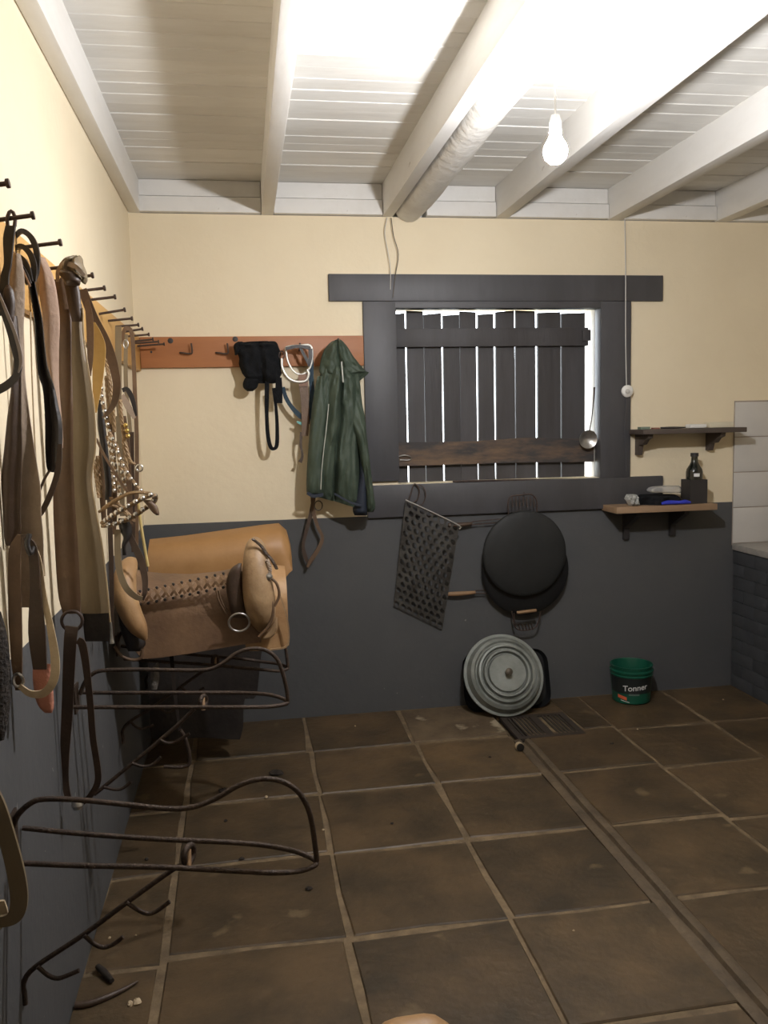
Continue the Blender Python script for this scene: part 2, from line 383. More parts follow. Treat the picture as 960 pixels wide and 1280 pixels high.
# ceiling
ceiling = struct(box('ceiling', (XL-.2, YF-.2, ZT+.018), (XR+.2, D+.2, ZT+.1), M_WHITE, world_origin=True))
bw = .102; y = D
while y > 1.7:
    dz = random.uniform(-.002, .002)
    x0, x1, y0, y1, z0 = XL, XR, y-bw+.0015, y, ZT+dz
    P = [(y0, ZT+.02), (y0, z0+.003), (y0+.003, z0), (y1-.003, z0), (y1, z0+.003), (y1, ZT+.02)]
    prism('ceiling_board', P, 0, x0, x1, M_WHITE, ceiling, smooth=20)
    y -= bw
box('ceiling_board', (XL, YF, ZT), (XR, y+bw-.104, ZT+.02), M_WHITE, ceiling)
def bx_at(x): return PY(x, 272, D).x
rafters = [(XL+.002, bx_at(171)), (bx_at(327), bx_at(342)), (bx_at(478), bx_at(491)), (bx_at(619), bx_at(634)), (bx_at(759), bx_at(775)), (bx_at(893), bx_at(909)), (3.15, 3.21)]
for (a, b) in rafters:
    if b-a < .05: b = a+.055
    V, Q = box_vf((a, YF, ZB), (b, D, ZT+.002))
    obj('rafter', V, Q, M_RAFT, ceiling, bevel=.004, smooth=40)
# painted log beside the third rafter
lr = .082; lx = rafters[2][1]+lr+.006
pts = []; rr = []
for i in range(26):
    yy = D-.01-(D-YF-.02)*i/25
    pts.append((lx+random.uniform(-.004, .004), yy, ZB+.055+random.uniform(-.003, .003))); rr.append(lr*random.uniform(.96, 1.05))
V, Q = tube_vf(pts, rr, 18)
for v in V: v += Vector((random.uniform(-.0025, .0025), 0, random.uniform(-.0025, .0025)))
M_LOG = mat('white_painted_log', (.74, .72, .67), (.62, .59, .54), scale=6, rough=.55, bump=.6, bscale=22)
obj('log_beam', V, Q, M_LOG, ceiling, smooth=60)
# wall plates between the rafters
edges = [r for r in rafters]
for i in range(len(edges)-1):
    a, b = edges[i][1], edges[i+1][0]
    if i == 0: a = edges[0][1]
    if i == 2: a = lx+lr+.002
    box('plate_board', (a+.002, D-.012, 2.698), (b-.002, D+.1, ZT), M_RAFT, ceiling, bevel=.003)
    box('plate_board', (a+.002, D-.030, ZB+.004), (b-.002, D+.1, 2.692), M_RAFT, ceiling, bevel=.003)
box('roof_sill', (XL-.2, D+.1, ZB), (XR+.2, D+.2, ZT+.1), M_RAFT, ceiling)
# ground outside the window
struct(box('ground_outside', (-8, D+.6, -.4), (10, D+16, -.3), M_OUT))

# ------------------------------------------------------------------ window: timber surround and plank shutter
win = thing('window_1', (1.37, D, WZ0), 'unglazed window with grey timber surround and closed plank shutter', None)
win['kind'] = 'structure'
fy = D-.022
def fr(name, x0, x1, z0, z1, y0=fy, y1=D+.06, m=M_GPAINT):
    return box(name, (x0, y0, z0), (x1, y1, z1), m, win, bevel=.004)
fr('lintel', .460, 2.288, 2.187, 2.324)
fr('lintel_soffit', WX0-.004, WX1+.004, 2.150, 2.187)
fr('jamb', .634, WX0+.004, 1.252, 2.186)
fr('jamb', WX1-.004, 2.104, 1.232, 2.186, y0=fy-.002)
fr('sill', .634, 2.300, 1.060, 1.232, y0=fy-.001)
M_REVEAL = mat('pale_reveal', (.62, .60, .55), (.5, .48, .44), scale=8, rough=.7)
for x0, x1 in ((WX0-.002, WX0+.004), (WX1-.004, WX1+.002)):
    box('reveal', (x0, D+.061, WZ0), (x1, D+T, WZ1), M_REVEAL, win)
SY = D+.10                                                   # shutter plane
def sx(x): return PY(x, 480, SY).x
def sz(y): return PY(620, y, SY).z
edgesx = [(488, 507.8, 0), (509.8, 530.2, 0), (531.2, 552.6, 0), (554.8, 575, 0), (575.3, 596.2, 0), (597.8, 618.2, 0), (620, 643.7, 0), (644.6, 670, 0), (672.3, 700.8, 0), (702.2, 731, 0)]
tops = [391, 389, 391, 393, 390, 392, 388, 389, 390, 391]
for i, (a, b, g) in enumerate(edgesx):
    x0, x1 = sx(a), sx(b); t = random.uniform(-.003, .001)
    V = [(x0, SY, sz(599)), (x1, SY, sz(599)), (x1+t, SY, sz(tops[i])), (x0-t, SY, sz(tops[i]+random.choice((-1, 1, 2))))]
    n = 4; V = V + [(v[0], SY+.024, v[2]) for v in V]
    obj('shutter_plank', V, [(0, 1, 2, 3), (7, 6, 5, 4)] + [(j, (j+1) % 4, 4+(j+1) % 4, 4+j) for j in range(4)], M_PLANK, win)
def sx2(x): return PY(x, 480, SY-.03).x
def sz2(y, x=620): return PY(x, y, SY-.03).z
srail = box('shutter_rail', (sx2(490), SY-.034, sz2(433)), (sx2(735), SY-.001, sz2(410)), M_PLANK, win, bevel=.003)
V = [(sx2(492), SY-.034, sz2(583, 492)), (sx2(640), SY-.034, sz2(579)), (sx2(750), SY-.034, sz2(577, 750)), (sx2(750), SY-.034, sz2(549, 750)), (sx2(660), SY-.034, sz2(548)), (sx2(590), SY-.034, sz2(551)), (sx2(492), SY-.034, sz2(553, 492))]
n = len(V); V += [(v[0], SY-.001, v[2]) for v in V]
obj('shutter_rail', V, [tuple(range(n)), tuple(range(2*n-1, n-1, -1))] + [(j, (j+1) % n, n+(j+1) % n, n+j) for j in range(n)], M_RAIL, win)
box('hinge_block', (sx2(727), SY-.046, sz2(427)), (sx2(737), SY-.034, sz2(413)), M_PLANK, srail, bevel=.002)
tube('latch_wire', [PY(497, 571, SY-.045), PY(505, 569, SY-.05), PY(513, 571, SY-.045), PY(512, 575, SY-.04), PY(500, 575, SY-.04)], .003, M_STEEL, win, k=4)
ptube('bolt_rod', [(566, 602, D-.01), (650, 600, D-.01), (750, 599, D-.01)], D, .005, M_NAIL, win, k=3)
# ladle hung on the shutter
lad = thing('skimmer_ladle', PY(735, 556, D+.02), 'metal skimmer ladle with long handle hanging over the window shutter', 'ladle')
ptube('handle', [(743, 484), (742, 500), (740, 520), (737, 538)], D+.02, [.006, .004, .003, .004], M_NAIL, lad)
c = PY(735, 549, D+.02)
lathe('bowl', [(.0, .020), (.020, .017), (.036, .009), (.046, .0), (.051, -.003), (.051, -.006), (.045, -.003), (.034, .006), (.018, .013), (0, .016)], c, M_STEEL, lad, axis=(.05, 1, .1), n=28)

# ------------------------------------------------------------------ lamp
LP = Vector((.89, 2.38, 2.31))
lamp = thing('pendant_bulb', (LP.x, LP.y, LP.z-.06), 'bare glowing bulb hanging on a cord beside the painted log', 'lamp')
lathe('ceiling_rose', [(0, 0), (.045, 0), (.045, -.012), (.02, -.026), (.0, -.026)], (LP.x, LP.y, ZT), M_SOCKET, lamp, n=24)
tube('cord', [(LP.x, LP.y, ZT-.02), (LP.x, LP.y, LP.z+.085)], .003, M_CABLE, lamp)
sock = lathe('socket', [(0, .09), (.012, .09), (.017, .07), (.017, .045), (.0, .045)], LP, M_SOCKET, lamp, n=20)
lathe('bulb', [(.0, .046), (.014, .044), (.018, .03), (.031, .008), (.034, -.008), (.029, -.026), (.016, -.038), (0, -.041)], LP, M_BULB, sock, n=24)

# ------------------------------------------------------------------ peg boards
BZ0, BZ1 = 1.845, 2.012
pb = thing('peg_board', (XL+.012, 2.7, BZ0), 'honey coloured wooden board along the wall, a row of long nails in it', 'peg board')
box('board', (XL+.0005, 1.25, BZ0), (XL+.024, D-.001, BZ1), M_BOARDL, pb, bevel=.003)
nails = [(12, 229, 1.70), (43, 269, 1.89), (77, 303, 2.15), (101, 331, 2.37), (117, 344, 2.59), (132, 360, 2.80), (145, 371, 3.02), (157, 387, 3.25), (166, 398, 3.46), (174, 406, 3.66), (179, 411, 3.80), (187, 418, 4.0), (192, 424, 4.13), (199, 427, 4.26), (206, 430, 4.38)]
nz = {}
for (x, y, Y) in nails:
    tip = PY(x, y, Y); b0 = Vector((XL+.02, Y-random.uniform(-.004, .004), tip.z-random.uniform(.006, .016)))
    d = (tip-b0).normalized(); rr = .0045
    V, Q = lathe_vf([(0, 0), (rr, 0), (rr, (tip-b0).length-.008), (.0085, (tip-b0).length-.006), (.0085, (tip-b0).length), (0, (tip-b0).length+.001)], b0, d, 10)
    obj('nail', V, Q, M_NAIL, pb, smooth=40); nz[Y] = (b0, tip)
bb = thing('coat_board', (.06, D, BZ0), 'orange-brown wooden coat board beside the window with black hooks', 'coat board')
box('board', (XL+.026, D-.026, PY(300, 459, D).z), (.632, D-.0005, PY(300, 421, D).z), M_BOARD, bb, bevel=.003)
for kx, ky, kr in ((213, 426, .014), (294, 424, .014), (189, 440, .006)):
    lathe('knot', [(0, .0), (kr, .0), (kr*.8, .0012), (0, .0015)], PY(kx, ky, D-.026), M_BRACK, bb, axis=(0, -1, 0), n=14)
for hx in (239, 284):
    hk = [PY(hx-14, 441, D-.026), PY(hx-12, 441, D-.045), PY(hx, 442, D-.05), PY(hx+1, 437, D-.052), PY(hx, 429, D-.055)]
    tube('hook', hk, .0045, M_NAIL, bb, k=3)
for hx, hy in ((320, 428), (374, 430), (421, 424)):
    p = PY(hx, hy+8, D-.03); tube('hook', [p+Vector((0, .008, 0)), p+Vector((0, -.07, .004)), p+Vector((0, -.076, .03))], .005, M_NAIL, bb, k=3)

# ------------------------------------------------------------------ tack on the left wall
GT = 'tack hung on the nails of the side wall'
def T_(name, x, y, Y, label, cat): return thing(name, PY(x, y, Y), label, cat)
# near black headstall
t = T_('headstall', 10, 490, 1.87, 'black leather headstall clipped to a nail with a curled strap, its lit side painted grey', 'headstall')
tube('snap_ring', [PY(14+9*.55*math.cos(a), 276+12*math.sin(a), 1.885+.004*math.cos(a)) for a in [i*math.pi/6 for i in range(12)]], .004, M_NAIL, t, closed=True)
relief('cheek_strap', [(283, 8, 20), (300, 5, 18), (330, 6, 15), (345, 2, 12), (365, 0, 11), (395, -8, 8)], 1.87, .008, M_BLACK, t, n=4, flat=True)
relief('leather_keeper', [(356, 8, 12), (364, 4, 17), (380, 2, 19), (395, 2, 18), (402, 10, 17)], 1.86, .01, M_DBROWN, t, n=6)
ribbon('curled_strap', [(-8, 360, 1.85), (3, 385, 1.84), (13, 415, 1.84), (20, 440, 1.84), (23, 455, 1.84), (20, 470, 1.85), (8, 482, 1.86), (-8, 490, 1.86)], 1.85, [7, 8, 8, 9, 9, 9, 10, 11], M_BLACK, t, th=.006)
ribbon('strap_lit_side', [(-3, 362, 1.835), (8, 390, 1.83), (18, 415, 1.83), (25, 440, 1.83), (26, 455, 1.83), (23, 466, 1.835)], 1.83, [2, 4, 4, 4.5, 4, 1.5], mat('grey_lit_side', (.25, .21, .19), rough=.6), t, th=.004)  # grey ribbon paints the lit side of the curled black strap
# wide taupe cinch
t = T_('girth', 35, 890, 1.95, 'wide taupe felt girth with pink felt end pad and pale curved strap', 'girth')
relief('felt_body', [(318, 17, 26), (345, 12, 30), (380, 13, 30), (420, 17, 28), (470, 20, 30), (520, 22, 36), (560, 22, 42), (610, 18, 50), (640, 14, 51), (668, 12, 54), (700, 14, 55), (760, 22, 54)], 1.97, .004, M_TAUPE, t, n=8, flat=True, fold=lambda u, v: .01*math.sin(3*u+4*v))
relief('dark_lining', [(395, 16, 21), (440, 18, 25), (490, 14, 26), (520, 10, 26), (560, 6, 27), (600, 2, 26), (640, 1, 25), (668, 2, 25), (682, 9, 14)], 1.94, .005, M_DBROWN, t, n=6, flat=True, fold=lambda u, v: .006*math.sin(5*u))
relief('billet_strap', [(668, 22, 27), (682, 13, 27), (700, 11, 26), (740, 11, 27), (800, 12, 28), (850, 18, 28), (862, 20, 26)], 1.925, .006, M_BROWN, t, n=4, flat=True)
relief('billet_strap', [(668, 27, 33), (680, 33, 45), (700, 37, 49), (740, 38, 52), (790, 36, 57), (836, 42, 59)], 1.925, .006, M_DBROWN, t, n=4, flat=True)
ribbon('pale_strap', [(40, 676, 1.94), (49, 700, 1.94), (55, 745, 1.93), (64, 790, 1.92), (69, 825, 1.91), (67, 850, 1.90), (55, 866, 1.90), (38, 867, 1.90), (24, 857, 1.90)], 1.9, [3, 5, 7, 9, 11, 11, 10, 8, 6], M_PALE, t, th=.005)
relief('felt_pad', [(830, 41, 63), (850, 41, 65), (872, 44, 67), (884, 49, 67), (891, 56, 65)], 1.935, .008, M_PINK, t, n=8)
c = PY(23, 850, 1.90); tube('ring', [c+Vector((.010*math.cos(a), -.004*math.sin(2*a), .014*math.sin(a))) for a in [i*math.pi/7 for i in range(14)]], .0035, M_STEEL, t, closed=True)
tube('snap_hook', [PY(37, 668, 1.91), PY(34, 680, 1.90), PY(38, 692, 1.90), PY(41, 684, 1.91)], .006, M_BLACK, t, k=4)
# black rein coil
t = T_('reins', 60, 600, 2.13, 'coiled black leather reins with long dangling ends on a nail', 'reins')
for i, pth in enumerate(([(17, 298), (27, 289), (39, 297), (46, 315), (46, 338), (42, 350)], [(16, 312), (27, 308), (38, 318), (43, 335), (42, 352)], [(15, 322), (26, 322), (34, 334), (38, 352)], [(14, 336), (22, 330), (30, 340), (36, 355)])):
    ribbon('coil', [(x, y, 2.12-.012*i) for x, y in pth], 2.12, [4, 6, 7, 7, 6, 6][:len(pth)], M_BLACK, t, th=.012)
ribbon('thong', [(14, 312, 2.07), (22, 322, 2.07), (32, 345, 2.07), (38, 358, 2.07)], 2.07, 1.8, M_PINKTAN, t)
relief('rein_end', [(345, 34, 43), (365, 38, 47), (400, 44, 54), (430, 46, 57), (455, 48, 60), (470, 50, 64), (485, 55, 69), (505, 57, 73), (530, 58, 78), (560, 58, 78), (580, 59, 77), (590, 61, 70)], 2.12, .008, M_BLACK, t, n=6, flat=True, fold=lambda u, v: .008*math.sin(7*u+3*v))
ribbon('rein_tail', [(75, 555, 2.10), (73, 585, 2.09), (66, 610, 2.08), (55, 635, 2.07), (40, 656, 2.06), (34, 668, 2.06)], 2.1, [5, 7, 7, 7, 6, 4], M_DBROWN, t, th=.006)
ribbon('rein_tip', [(62, 588, 2.11), (55, 600, 2.11), (49, 615, 2.11)], 2.1, 3, M_DBROWN, t)
# pinkish leather flap
t = obj
relief('leather_flap', [(322, 46, 56), (345, 49, 66), (370, 50, 71), (400, 54, 74), (440, 56, 73), (475, 62, 73), (505, 69, 75), (540, 74, 78), (560, 76, 78)], 2.22, .005, M_PINKTAN, None, n=8, flat=True, fold=lambda u, v: .008*math.sin(4*u),
       label='pinkish tan leather flap tapering to a point between black reins and brown girth', cat='leather flap')
# thin pale thongs against the wall
for i, pth in enumerate(([(28, 385), (30, 450), (32, 540), (36, 600), (45, 660)], [(38, 390), (40, 470), (44, 560), (50, 640), (56, 720)])):
    ptube('thong', [(x, y) for x, y in pth], 2.06, .0018, M_PALE, None, k=4, label='thin pale rawhide thong hanging '+('beside the taupe felt girth' if i == 0 else 'beside the dangling black reins'), cat='thong', group='thongs dangling against the wall')
# big brown and khaki girth with ring and long looped strap
t = T_('girth', 95, 1008, 2.36, 'long brown and khaki leather girth with iron ring and looped strap below', 'girth')
relief('brown_half', [(350, 67, 84), (400, 72, 91), (500, 73, 92), (560, 70, 93), (620, 67, 95), (680, 69, 98), (740, 73, 101), (766, 79, 101)], 2.37, .006, M_BROWN, t, n=6, flat=True, fold=lambda u, v: .008*math.sin(3*u))
kh = relief('khaki_half', [(380, 90, 102), (420, 90, 104), (450, 90, 108), (480, 91, 113), (520, 92, 118), (560, 92, 119), (600, 93, 114), (640, 95, 120), (680, 98, 127), (720, 100, 132), (766, 102, 137)], 2.355, .006, M_KHAKI, t, n=6, flat=True, fold=lambda u, v: .006*math.sin(4*u))
ribbon('piping', [(103.5, 385), (104.5, 420), (108.5, 450), (113.5, 480), (118.5, 520), (119.5, 560), (114.5, 600), (120.5, 640), (127.5, 680), (132.5, 720), (137, 766), (139, 790)], 2.345, 1.6, M_PALE, kh, th=.006)
ptube('buckle_tip', [(138.5, 778), (139.5, 795), (140, 804)], 2.34, [.003, .004, .007], M_STEEL, kh)
relief('cuff', [(346, 78, 95), (360, 81, 99), (385, 86, 102), (402, 90, 103)], 2.345, .008, M_DBROWN, t, n=6)
relief('end_band', [(764, 104, 138), (785, 105, 138), (801, 107, 137)], 2.36, .007, M_BLACK, kh, n=6, flat=True)
relief('knot_wrap', [(320, 92, 101), (324, 82, 103), (330, 75, 104), (337, 73, 107), (343, 80, 109), (349, 98, 109), (353, 102, 106)], 2.31, .035, M_KHAKI, t, n=12, back=.03, fold=lambda u, v: .008*math.sin(16*u+7*v))
relief('knot_hole_shade', [(337, 75, 90), (343, 74, 98), (350, 79, 101), (356, 82, 100)], 2.285, .02, M_DBROWN, t, n=10, back=.02)  # dark brown lump stands in for the shaded hole in the wrap
ribbon('knot_strap', [(72, 352, 2.31), (73, 338, 2.30), (82, 330, 2.285), (95, 334, 2.27), (106, 345, 2.28)], 2.3, [4, 5, 6, 6, 4], M_TAUPE, t, th=.006)
c = PY(90, 776, 2.34); rr = (PY(103, 776, 2.34)-c).length
tube('ring', [c+Vector((rr*math.cos(a), 0, rr*math.sin(a))) for a in [i*math.pi/12 for i in range(24)]], .0045, M_NAIL, t, closed=True)
ribbon('long_strap', [(90, 783, 2.335), (88, 800, 2.33), (86, 840, 2.33), (84, 890, 2.33), (81, 940, 2.33), (81, 975, 2.33), (86, 1000, 2.32)], 2.33, [16, 16, 15, 14, 12, 10, 7], M_DBROWN, t, th=.006)
ribbon('looped_strap', [(97, 800, 2.30), (103, 806, 2.30), (108, 835, 2.30), (113, 880, 2.30), (116, 920, 2.30), (122, 960, 2.30), (122, 978, 2.30), (114, 993, 2.30), (103, 1003, 2.31), (90, 1006, 2.31)], 2.3, [8, 10, 9, 8, 8, 8, 8, 7, 6, 4], M_DBROWN, t, th=.006)
c = PY(97, 1006, 2.30); lathe('buckle', [(0, -.012), (.012, -.010), (.016, 0), (.012, .010), (0, .012)], c, M_STEEL, t, n=14)
# yellow strap
relief('leather_strap', [(403, 114, 119), (415, 115, 126), (432, 116, 132), (455, 116, 131), (480, 116, 128), (500, 117, 124), (516, 119, 121)], 2.62, .006, M_YELLOW, None, n=5, flat=True, label='short yellow leather strap end hanging beside the khaki girth', cat='strap')
ribbon('leather_strap', [(108, 372, 2.58), (112, 400, 2.58), (113, 440, 2.58), (112, 470, 2.58)], 2.58, [6, 9, 8, 4], M_BROWN, None, label='narrow brown leather strap end tucked behind the khaki girth', cat='strap')
# brown strap looped over two nails
t = T_('leather_strap', 140, 520, 2.75, 'greyish brown leather strap drooping in a loop between two nails', 'strap')
ribbon('strap', [(103, 362, 2.56), (117, 398, 2.62), (131, 425, 2.7), (140, 450, 2.74), (146, 480, 2.76), (143, 503, 2.78), (134, 517, 2.8), (128, 522, 2.8)], 2.7, [11, 12, 12, 12, 10, 8, 5, 2], M_BROWN, t, th=.006)
relief('strap_tail', [(408, 144, 152), (440, 144, 152), (480, 144, 152), (500, 145, 152), (530, 147, 152), (560, 147, 152)], 2.9, .005, M_KHAKI, t, n=3, flat=True)
# arched thin brown strap
t = T_('bridle', 168, 690, 3.2, 'thin brown leather bridle arched over a far nail, hanging long', 'bridle')
ribbon('headpiece', [(152, 430, 3.25), (155, 414, 3.24), (160, 410, 3.24), (165, 418, 3.24), (167, 450, 3.23), (169, 500, 3.23), (171, 550, 3.22), (171, 620, 3.22), (171, 690, 3.22)], 3.24, [4, 4.5, 5, 5, 5, 5, 5, 5, 4], M_BROWN, t, th=.006)
ribbon('throat_strap', [(158, 418, 3.28), (157, 450, 3.28), (158, 490, 3.28), (163, 540, 3.28), (164, 600, 3.28)], 3.28, [4, 5, 5, 4, 4], M_KHAKI, t, th=.005)
ribbon('black_keeper', [(153, 488, 3.18), (159, 487, 3.18), (166, 500, 3.18), (170, 520, 3.18)], 3.18, [5, 6, 6, 3], M_BLACK, t, th=.006)
ribbon('keeper_tongue', [(152, 494, 3.16), (160, 508, 3.16), (168, 523, 3.16)], 3.16, [6, 8, 4], M_TAUPE, t, th=.005)
tube('small_ring', [PY(157+3*math.cos(a), 430+5*math.sin(a), 3.2) for a in [i*math.pi/5 for i in range(10)]], .003, M_STEEL, t, closed=True)
# bead-studded braided bridle
t = T_('beaded_bridle', 155, 750, 2.9, 'braided rawhide bridle studded with silver beads and leather rein loop', 'bridle')
def braid(name, px, Y, r, material, parent):
    s = cr([(*p, Y) if len(p) == 2 else p for p in px], 8); P = [PY(*q) for q in s]
    parts = []
    for ph in (0, 2.1, 4.2):
        q = []
        for i, p in enumerate(P):
            a = i*1.1+ph; q.append(p+Vector((r*.6*math.cos(a), r*.6*math.sin(a), 0)))
        parts.append(tube_vf(q, r*.62, 5))
    V, Q = merge(parts); return obj(name, V, Q, material, parent, smooth=60)
def beads(name, px, Y, r, step, material, parent):
    s = cr([(*p, Y) if len(p) == 2 else p for p in px], 12); P = [PY(*q) for q in s]; acc = 0; parts = []
    for a, b in zip(P, P[1:]):
        acc += (b-a).length
        if acc >= step:
            acc = 0; parts.append(lathe_vf([(0, -r), (r*.7, -r*.7), (r, 0), (r*.7, r*.7), (0, r)], b, (b-a), 8))
    V, Q = merge(parts); return obj(name, V, Q, material, parent, smooth=80)
M_RAW = mat('braided_rawhide', (.36, .24, .12), (.24, .15, .075), scale=60, rough=.55, bump=.4)
M_GOLD = mat('brass_bits', (.55, .38, .12), rough=.3, metal=.9)
cords = [([(126, 465), (127, 495), (132, 520), (138, 545), (142, 570), (146, 595), (150, 618)], 2.86), ([(137, 540), (145, 560), (153, 580), (163, 597), (174, 611), (186, 620)], 2.82), ([(134, 545), (139, 565), (141, 590), (143, 615)], 2.9), ([(145, 552), (150, 580), (155, 602), (158, 620)], 2.84)]
for px, Y in cords:
    braid('braided_cord', px, Y, .0055, M_RAW, t); beads('bead_string', px, Y-.008, .0068, .021, M_CHROME, t)
for px, Y in (([(129, 432), (133, 455), (138, 480), (141, 510), (143, 540)], 2.88), ([(133, 470), (135, 500), (140, 530)], 2.92), ([(118, 575), (121, 600), (124, 622)], 2.84), ([(122, 570), (125, 600), (126, 622)], 2.86), ([(150, 500), (152, 525), (156, 550), (162, 575), (168, 580)], 2.84)):
    braid('rawhide_lace', px, Y, .006, M_RAW, t)
beads('brass_studs', [(155, 525), (158, 535), (160, 545)], 2.83, .008, .017, M_GOLD, t)
loop = [(128, 654, 2.84), (140, 645, 2.78), (158, 634, 2.74), (177, 624, 2.74), (192, 619, 2.76), (192, 627, 2.80), (178, 638, 2.80), (160, 649, 2.82), (142, 656, 2.84), (129, 658, 2.86)]
braid('noseband', loop, 2.8, .009, M_RAW, t); beads('noseband_beads', [(x, y-1, Y-.012) for x, y, Y in loop], 2.8, .0085, .024, M_CHROME, t)
braid('noseband', [(129, 636, 2.84), (145, 625, 2.80), (165, 616, 2.78), (186, 616, 2.78)], 2.8, .008, M_RAW, t)
ribbon('cheek_thong', [(120, 548), (132, 572), (148, 598), (160, 616)], 2.80, 3, M_BROWN, t)
relief('leather_tongue', [(625, 178, 188), (632, 184, 196), (640, 190, 199), (644, 195, 199)], 2.76, .006, M_BROWN, t, n=4)
tube('bit_ring', [PY(174+4*math.cos(a), 585+4*math.sin(a), 2.82) for a in [i*math.pi/5 for i in range(10)]], .0035, M_CHROME, t, closed=True)
relief('dark_pad', [(500, 122, 130), (530, 122, 132), (560, 126, 135), (600, 131, 139), (625, 131, 138)], 2.97, .01, M_BLACK, t, n=5)
relief('knot', [(648, 148, 158), (654, 148, 163), (664, 150, 165), (672, 154, 163), (682, 152, 158), (694, 153, 158)], 2.84, .016, M_BLACK, t, n=6)
ribbon('rein_loop', [(147, 662, 2.83), (147, 690, 2.82), (150, 716, 2.81), (158, 735, 2.80), (170, 746, 2.80), (178, 748, 2.80)], 2.8, [8, 8, 8, 8, 7, 5], M_KHAKI, t, th=.006)
ribbon('rein_loop', [(160, 664, 2.86), (167, 680, 2.85), (176, 700, 2.84), (181, 722, 2.83), (181, 740, 2.82), (178, 750, 2.82)], 2.8, [6, 8, 9, 8, 6, 4], M_DBROWN, t, th=.006)
ribbon('inner_strap', [(137, 590, 2.98), (137, 640, 2.98), (139, 700, 2.98), (140, 760, 2.98), (141, 800, 2.98)], 2.98, [6, 6, 6, 5, 4], M_DBROWN, t)
for px, Y, w, mm in (([(136, 500), (139, 540), (142, 590), (143, 640), (142, 668)], 3.02, [6, 8, 8, 7, 5], M_BROWN), ([(147, 520), (150, 560), (152, 600), (153, 645)], 3.0, [6, 7, 7, 6], M_KHAKI), ([(155, 520), (159, 560), (161, 605), (163, 655)], 3.04, [5, 7, 7, 6], M_BROWN), ([(165, 540), (165, 590), (166, 640), (167, 690)], 3.08, [5, 6, 6, 5], M_DBROWN), ([(127, 505), (128, 550), (127, 600), (130, 650)], 3.05, [5, 7, 8, 6], M_BROWN)):
    ribbon('back_strap', px, Y, w, mm, t, th=.005)
for px, Y in (([(148, 505), (152, 540), (157, 575), (160, 600)], 2.93), ([(124, 640), (140, 632), (158, 640), (168, 652)], 2.88), ([(138, 622), (150, 632), (160, 646)], 2.86)):
    braid('rawhide_lace', px, Y, .006, M_RAW, t)
ptube('riding_cane', [(173, 628), (176, 655), (181, 685), (185, 708)], 3.05, .005, mat('pale_cane', (.62, .48, .20), (.52, .38, .15), scale=40, rough=.5), None, label='thin pale yellow cane hanging behind the beaded bridle', cat='cane')
# leather loop low at the near edge and black fleece
t = T_('stirrup_leather', 15, 1160, 1.62, 'wide khaki stirrup leather hanging in a loop by the near saddle rack', 'strap')
ribbon('loop', [(-14, 985), (-2, 1010), (10, 1050), (20, 1090), (24, 1120), (21, 1140), (10, 1150), (-12, 1152)], 1.62, [20, 20, 21, 22, 22, 20, 14, 12], M_KHAKI, t, th=.008)
relief('inner_side', [(1125, -14, 6), (1138, -14, 10), (1150, -14, 9), (1160, -14, 2)], 1.64, .004, M_PALE, t, n=4, flat=True)
relief('fleece_pad', [(765, -22, 1), (790, -22, 8), (820, -22, 12), (850, -22, 13), (880, -22, 13), (905, -22, 9), (925, -22, 5)], 1.60, .03, M_FUR, None, n=10, back=.01, label='shaggy black fleece pad hanging low by the felt girth', cat='fleece')

# ------------------------------------------------------------------ saddle racks
def rack(px, label):
    t = thing('saddle_rack', (XL, px['Y'], PY(*px['strut'][-1], px['Y']).z), label, 'saddle rack')
    Y = px['Y']; R = .0062
    ptube('top_rod', px['top'], Y, R, M_IRON, t, n=8)
    tip = px['tip']
    up = [(x, y, Y+.07*min(1, (tip[0]-x)/45)) for x, y in px['up']]; lo = [(x, y, Y-.055*min(1, (tip[0]-x)/45)) for x, y in px['low']]
    ptube('base_loop', up+lo[::-1], Y, R, M_IRON, t, n=8)
    ptube('strut', px['strut'], Y, R*.95, M_IRON, t)
    for h in px['hooks']: ptube('hook', h, Y-.005, R*.8, M_IRON, t)
    c = PY(*px['ring'], Y); tube('ring', [c+Vector((0.5*px['rr']*math.cos(a), px['rr']*.9*math.cos(a), px['rr']*math.sin(a))) for a in [i*math.pi/8 for i in range(16)]], .007, M_IRON, t, closed=True)
    tube('bolt', [c+Vector((0, -.02, -.02)), c+Vector((0, .0, .012))], .006, M_WOODG, t)
    w = PY(*px['top'][0], Y); box('wall_plate', (XL+.0005, Y-.03, w.z-.05), (XL+.006, Y+.03, w.z+.03), M_IRON, t)
    return t
near = dict(Y=1.845, top=[(15, 1034), (22, 1019), (37, 1005), (55, 999), (100, 1000), (160, 1006), (210, 1011), (240, 1009), (268, 999), (298, 982), (325, 974), (350, 976), (371, 988), (384, 1008), (390, 1030), (394, 1058), (396, 1076)],
    up=[(15, 1036), (100, 1042), (200, 1049), (290, 1053), (340, 1058), (375, 1066)], low=[(27, 1079), (100, 1082), (200, 1084), (300, 1089), (345, 1091), (378, 1088), (396, 1078)], tip=(396, 1077),
    strut=[(232, 1080), (216, 1087), (160, 1127), (105, 1168), (45, 1208), (12, 1230), (8, 1245), (10, 1258)],
    hooks=[[(158, 1128), (172, 1137), (185, 1142), (197, 1138), (212, 1127)], [(105, 1169), (118, 1180), (130, 1184), (142, 1180), (154, 1171)], [(47, 1208), (60, 1219), (72, 1223), (85, 1219), (99, 1213)]], ring=(236, 1068), rr=.019)
